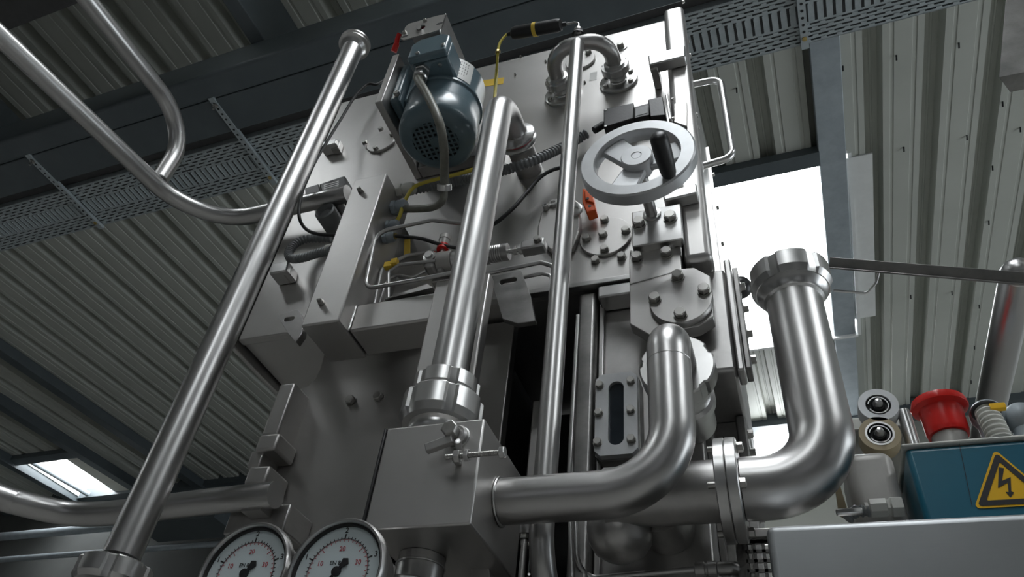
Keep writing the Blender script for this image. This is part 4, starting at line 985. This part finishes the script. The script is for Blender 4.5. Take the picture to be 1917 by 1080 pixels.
# red mushroom
bot = PY(1774, 812, 1.20); tp = PY(1759, 762, 1.20); rx = (bot.x+tp.x)/2
rm = thing('red_mushroom_knob', 'big red plastic mushroom knob standing behind the teal box', 'knob', (rx, 1.20, 1.951))
G().lathe((rx, 1.20, 1.9515), EZ, [(0, 0), (.026, 0), (.026, bot.z-1.9515-.006), (0, bot.z-1.9515-.006)], 32).done('base', m_beige, rm)
G().lathe((rx, 1.20, bot.z-.005), EZ, [(0, 0), (.030, 0), (.0310, .004), (.0318, .008), (.0322, .035), (.0330, tp.z-bot.z-.004), (.0425, tp.z-bot.z), (.0435, tp.z-bot.z+.004), (.041, tp.z-bot.z+.013), (.025, tp.z-bot.z+.016), (0, tp.z-bot.z+.016)], 64, None, lambda th, q: q*(1-.012*(int(th*48/3.1416) % 2)) if q > .0405 else q).done('cap', m_red, rm)
# rollers on a mounting plate
rp_ = thing('roller_plate', 'pale mounting plate behind the pair of rollers', 'plate', (.17, 1.16, 1.951))
a, b = PY(1592, 872, 1.16), PY(1706, 772, 1.16)
G().box((a.x, 1.16, 1.9515), (b.x, 1.18, b.z)).done('plate', m_pale, rp_, .003)
a, b = PY(1592, 806, 1.135), PY(1704, 792, 1.135)
G().box((a.x, 1.135, a.z), (b.x, 1.1595, b.z)).done('ledge', m_pale, rp_, .002)
p = PY(1701, 806, 1.12); G().tube([p+Vector((0, 0, -.03)), p+Vector((0, 0, .035))], .0095, 18).done('guide_pin', m_mach, rp_)
G().box((p.x-.006, 1.12, p.z-.028), (p.x+.006, 1.1595, p.z-.016)).done('pin_arm', m_mach, rp_)
for px, mo, lab in (((1644, 757), m_alu, 'bright steel roller, upper of the pair left of the red knob'), ((1647, 811), m_tan, 'tan coated roller, lower of the pair left of the red knob')):
    c = PY(*px, 1.09); t = thing('roller', lab, 'roller', c+Vector((0, .069, 0)), 'pair of guide rollers'); ax = Vector((0, -1, 0)); r = .0292
    G().lathe(c, ax, [(r*.72, -.03), (r*.985, -.03), (r, -.027), (r, -.002), (r*.985, 0), (r*.62, 0), (r*.62, -.006)], 56).done('tyre', mo, t)
    if mo is m_tan: G().lathe(c, ax, [(r*.70, -.004), (r*.70, .0006), (r*.60, .0006), (r*.60, -.006)], 48).done('sleeve', m_mach, t)
    G().lathe(c, ax, [(r*.60, -.028), (r*.60, -.004), (r*.56, -.003), (r*.52, -.006), (r*.34, -.006), (r*.32, -.002), (r*.26, 0), (0, 0)], 40).done('bearing', m_rubber, t)
    G().lathe(c, ax, [(r*.22, -.003), (r*.22, .004), (r*.16, .010), (0, .012)], 20).done('axle', m_mach, t)
    G().lathe(c, ax, [(.008, -.0685), (.008, -.0285)], 16).done('shaft', m_mach, t)
    G().torus(c+Vector((0, .002, 0)), ax, r*.49, .0012, 26, 6, 2.0, 7.6).done('circlip', m_mach, t)
# grey conduit heads
for (px, hs, lab) in (((1850, 779), True, 'grey conduit head with corrugated hose and yellow clip'), ((1914, 785), False, 'grey conduit head at the right picture edge, no hose')):
    c = PY(*px, 1.20); t = thing('conduit_head', lab, 'conduit', Vector((c.x, 1.2, 1.951)), 'grey conduit heads behind the teal box')
    g = G(); g.sphere(c, .027); g.lathe(Vector((c.x, 1.2, 1.9515)), EZ, [(0, 0), (.020, 0), (.020, c.z-1.9515-.02)], 24); g.done('head', m_galvbeam, t)
    if hs:
        hpts = [PY(1846, 770, 1.155), PY(1852, 782, 1.15), PY(1862, 800, 1.145), PY(1874, 826, 1.142)]
        hose(hpts, .0175, .0085).done('corrugated_sleeve', m_pale, t)
        G().torus(PY(1846, 770, 1.155), (hpts[1]-hpts[0]), .0185, .003, 32, 8).done('clip_ring', m_black, t)
        p = PY(1868, 761, 1.14); G().box((p.x-.012, 1.135, p.z-.006), (p.x+.010, 1.145, p.z+.004)).done('yellow_clip', m_sign, t, .001)
# beige cast housing between big pipe and teal box
a = PY(1585, 905, 1.02); b = PY(1676, 851, 1.02)
bh = thing('cast_housing', 'beige cast drive housing between the big elbow and teal box', 'housing', ((a.x+b.x)/2, 1.1, 1.9535))
G().box((a.x, 1.00, 1.9535), (.150, 1.10, b.z)).done('body', m_beige, bh, .016, 5)
p = PY(1660, 945, .985)
G().lathe(PY(1690, 948, .985), (-1, 0, 0), [(0, 0), (.013, 0), (.0135, .004), (.0135, .013), (.0105, .015), (.0105, .018)], 6).lathe(PY(1690, 948, .985)-EX*.018, (-1, 0, 0), [(.0105, 0), (.0122, .001), (.0122, .020), (.008, .022), (.008, .026), (0, .026)], 8).done('cable_gland', m_pale, bh)
hose([PY(1648, 952, .985), PY(1625, 956, .985), PY(1600, 958, .985), PY(1585, 972, .985)], .008, .007).done('hose_tail', m_hose, bh)
G().prism([PY(x, y, .99) for x, y in ((1562, 905), (1570, 900), (1588, 958), (1580, 966), (1570, 960))], (0, .008, 0)).done('rusty_clip', m_tan, bh)
p = PY(1590, 958, .972); G().obox(p, (EX, EY, EZ), (.016, .004, .004)).done('bright_clip', m_mach, bh, .002)
# slanting bar, wire hook and the pipe it is fixed to
A, B = PW(1553, 492, 1.27), PW(1955, 525, 1.10); d = (B-A).normalized(); up = PW(1700, 500, 1.2)-PW(1700, 520, 1.2); up = (up-d*up.dot(d)).normalized(); n = d.cross(up)
sbar = thing('slanting_bar', 'flat grey steel bar slanting across beneath the right-hand roof', 'bar', B)
G().obox((A+B)/2, (d, up, n), ((B-A).length/2, .0098, .0025)).obox((A+B)/2-up*.0085+n*.009, (d, up, n), ((B-A).length/2, .0015, .009)).done('angle_bar', m_dark, sbar, .0008)
for px in ((1557, 490), (1649, 489)): 
    p = A+d*((PW(*px, 1.24)-A).dot(d)+.004); G().lathe(p-n*.0024+up*.003, -n, [(.004, 0), (.004, .002), (0, .003)], 12).done('rivet', m_mach, sbar)
wp = [PW(1646, 506, 1.235), PW(1640, 530, 1.235), PW(1622, 549, 1.235), PW(1560, 544, 1.245)]
G().tube(arcpath(wp, .012, 6), .0022, 10).done('wire_hook', m_mach, sbar)
E_ = PW(1907, 512, 1.16)
rpipe = thing('side_pipe', 'round capped steel pipe reaching away at the right edge', 'pipe', E_)
G().lathe(E_, EY, [(0, -.024), (.010, -.0225), (.018, -.017), (.0235, -.008), (.0255, 0), (.0255, 1.9)], 36).done('tube', m_pipe, rpipe)
G().torus(E_+EY*.002, EY, .0255, .0006, 36, 6).done('weld_seam', m_mach, rpipe)
A_, B_, C_ = PW(1870, 145, 1.40), PW(1886, -40, 1.55), PW(1891, 173, 1.425)
B_ = A_+(B_-A_)*((4.99-A_.z)/(B_.z-A_.z))
hp = thing('steel_hopper', 'corner of a sheet steel hopper at the top right edge', 'hopper', B_)
G().prism([A_, B_, B_+EX*.4, A_+EX*.4], (C_-A_)).done('front_sheet', m_dark, hp, .001)
# ================================================================== SMALL PARTS LOW IN THE MACHINE
ls = thing('spring_plunger', 'small bright plunger with nut and coil spring under the elbow pipe', 'plunger', PY(984, 1000, 1.0))
c = PY(985, 982, 1.0); c.y = 1.0
G().lathe(c, (0, 0, -1), [(0, -.03), (.012, -.03), (.013, -.004), (.013, .010), (.010, .016), (0, .016)], 24).done('cap', m_mach, ls)
G().lathe(c-EZ*.0165, (0, 0, -1), [(0, 0), (.0085, 0), (.0085, .007), (0, .007)], 6).done('nut', m_bolt, ls)
G().tube([c-EZ*.024, c-EZ*.30], .0050, 14).done('rod', m_cast, ls)
pts = [c-EZ*(.075+.0016*k)+Vector((.011*math.cos(k*.7), .011*math.sin(k*.7), 0)) for k in range(60)]
G().tube(pts, .0022, 6).done('spring', m_cast, ls)
G().box((c.x-.02, 1.0, c.z-.32), (c.x+.02, 1.40, c.z-.3005)).done('bracket', m_dark, ls)
line(((1082, 590, .975), (1070, 800, .975), (1065, 900, .975), (1072, 1100, .975)), .0038, 'slim capillary right beside the thin pipe, full height', .02)
line(((1077, 690, .985), (1068, 860, .985), (1078, 985, .985), (1080, 1050, .985), (1100, 1083, 1.006), (1300, 1066, 1.006)), .0040, 'capillary turning to the right along the foot of the column', .02)
cf = thing('compression_fitting', 'dull compression fitting with elbow at the column foot', 'fitting', PY(1330, 1060, .985))
p = PY(1302, 1066, 1.006)
G().lathe(p, EX, [(.0045, 0), (.010, 0), (.010, .012), (.0085, .013), (.0085, .016), (.0105, .017), (.0105, .028), (.007, .029), (.007, .045), (0, .045)], 10).done('nut', m_cast, cf)
G().tube(arcpath([p+EX*.03, p+EX*.055, p+EX*.055+Vector((0, .0235, 0))], .01), .009, 14).done('elbow', m_cast, cf)
gd = thing('perforated_guard', 'dark perforated guard plate behind the bottom cabinet corner', 'guard', PY(1420, 1040, 1.0))
q0, q1 = PY(1402, 1090, 1.0), PY(1450, 1012, 1.0)
g = G(); g.box((q0.x, 1.0, q1.z-.003), (q1.x+.02, 1.003, q1.z+.004))
for k in range(6): x = q0.x+(q1.x+.02-q0.x)*k/5; g.box((x-.0022, 1.0, q0.z-.05), (x+.0022, 1.003, q1.z))
for k in range(7): z = q1.z-.013*k; g.box((q0.x, 1.0, z-.0022), (q1.x+.02, 1.003, z+.0022))
g.done('lattice', m_dark, gd); G().box((q0.x-.01, .995, q1.z+.0045), (q1.x+.02, 1.02, q1.z+.016)).done('angle', m_panel, gd, .001)
G().box((q0.x-.012, 1.0035, 1.0), (q0.x+.004, 1.02, q1.z+.004)).done('stay', m_dark, gd)
bk = G().prism([PY(x, y, .84) for x, y in ((880, 1046), (912, 1022), (918, 1090), (880, 1090))], (0, .05, 0)).done('support_tab', m_panel, None, .001); tag(bk, 'pale support tab below the right corner of the valve box', 'bracket')
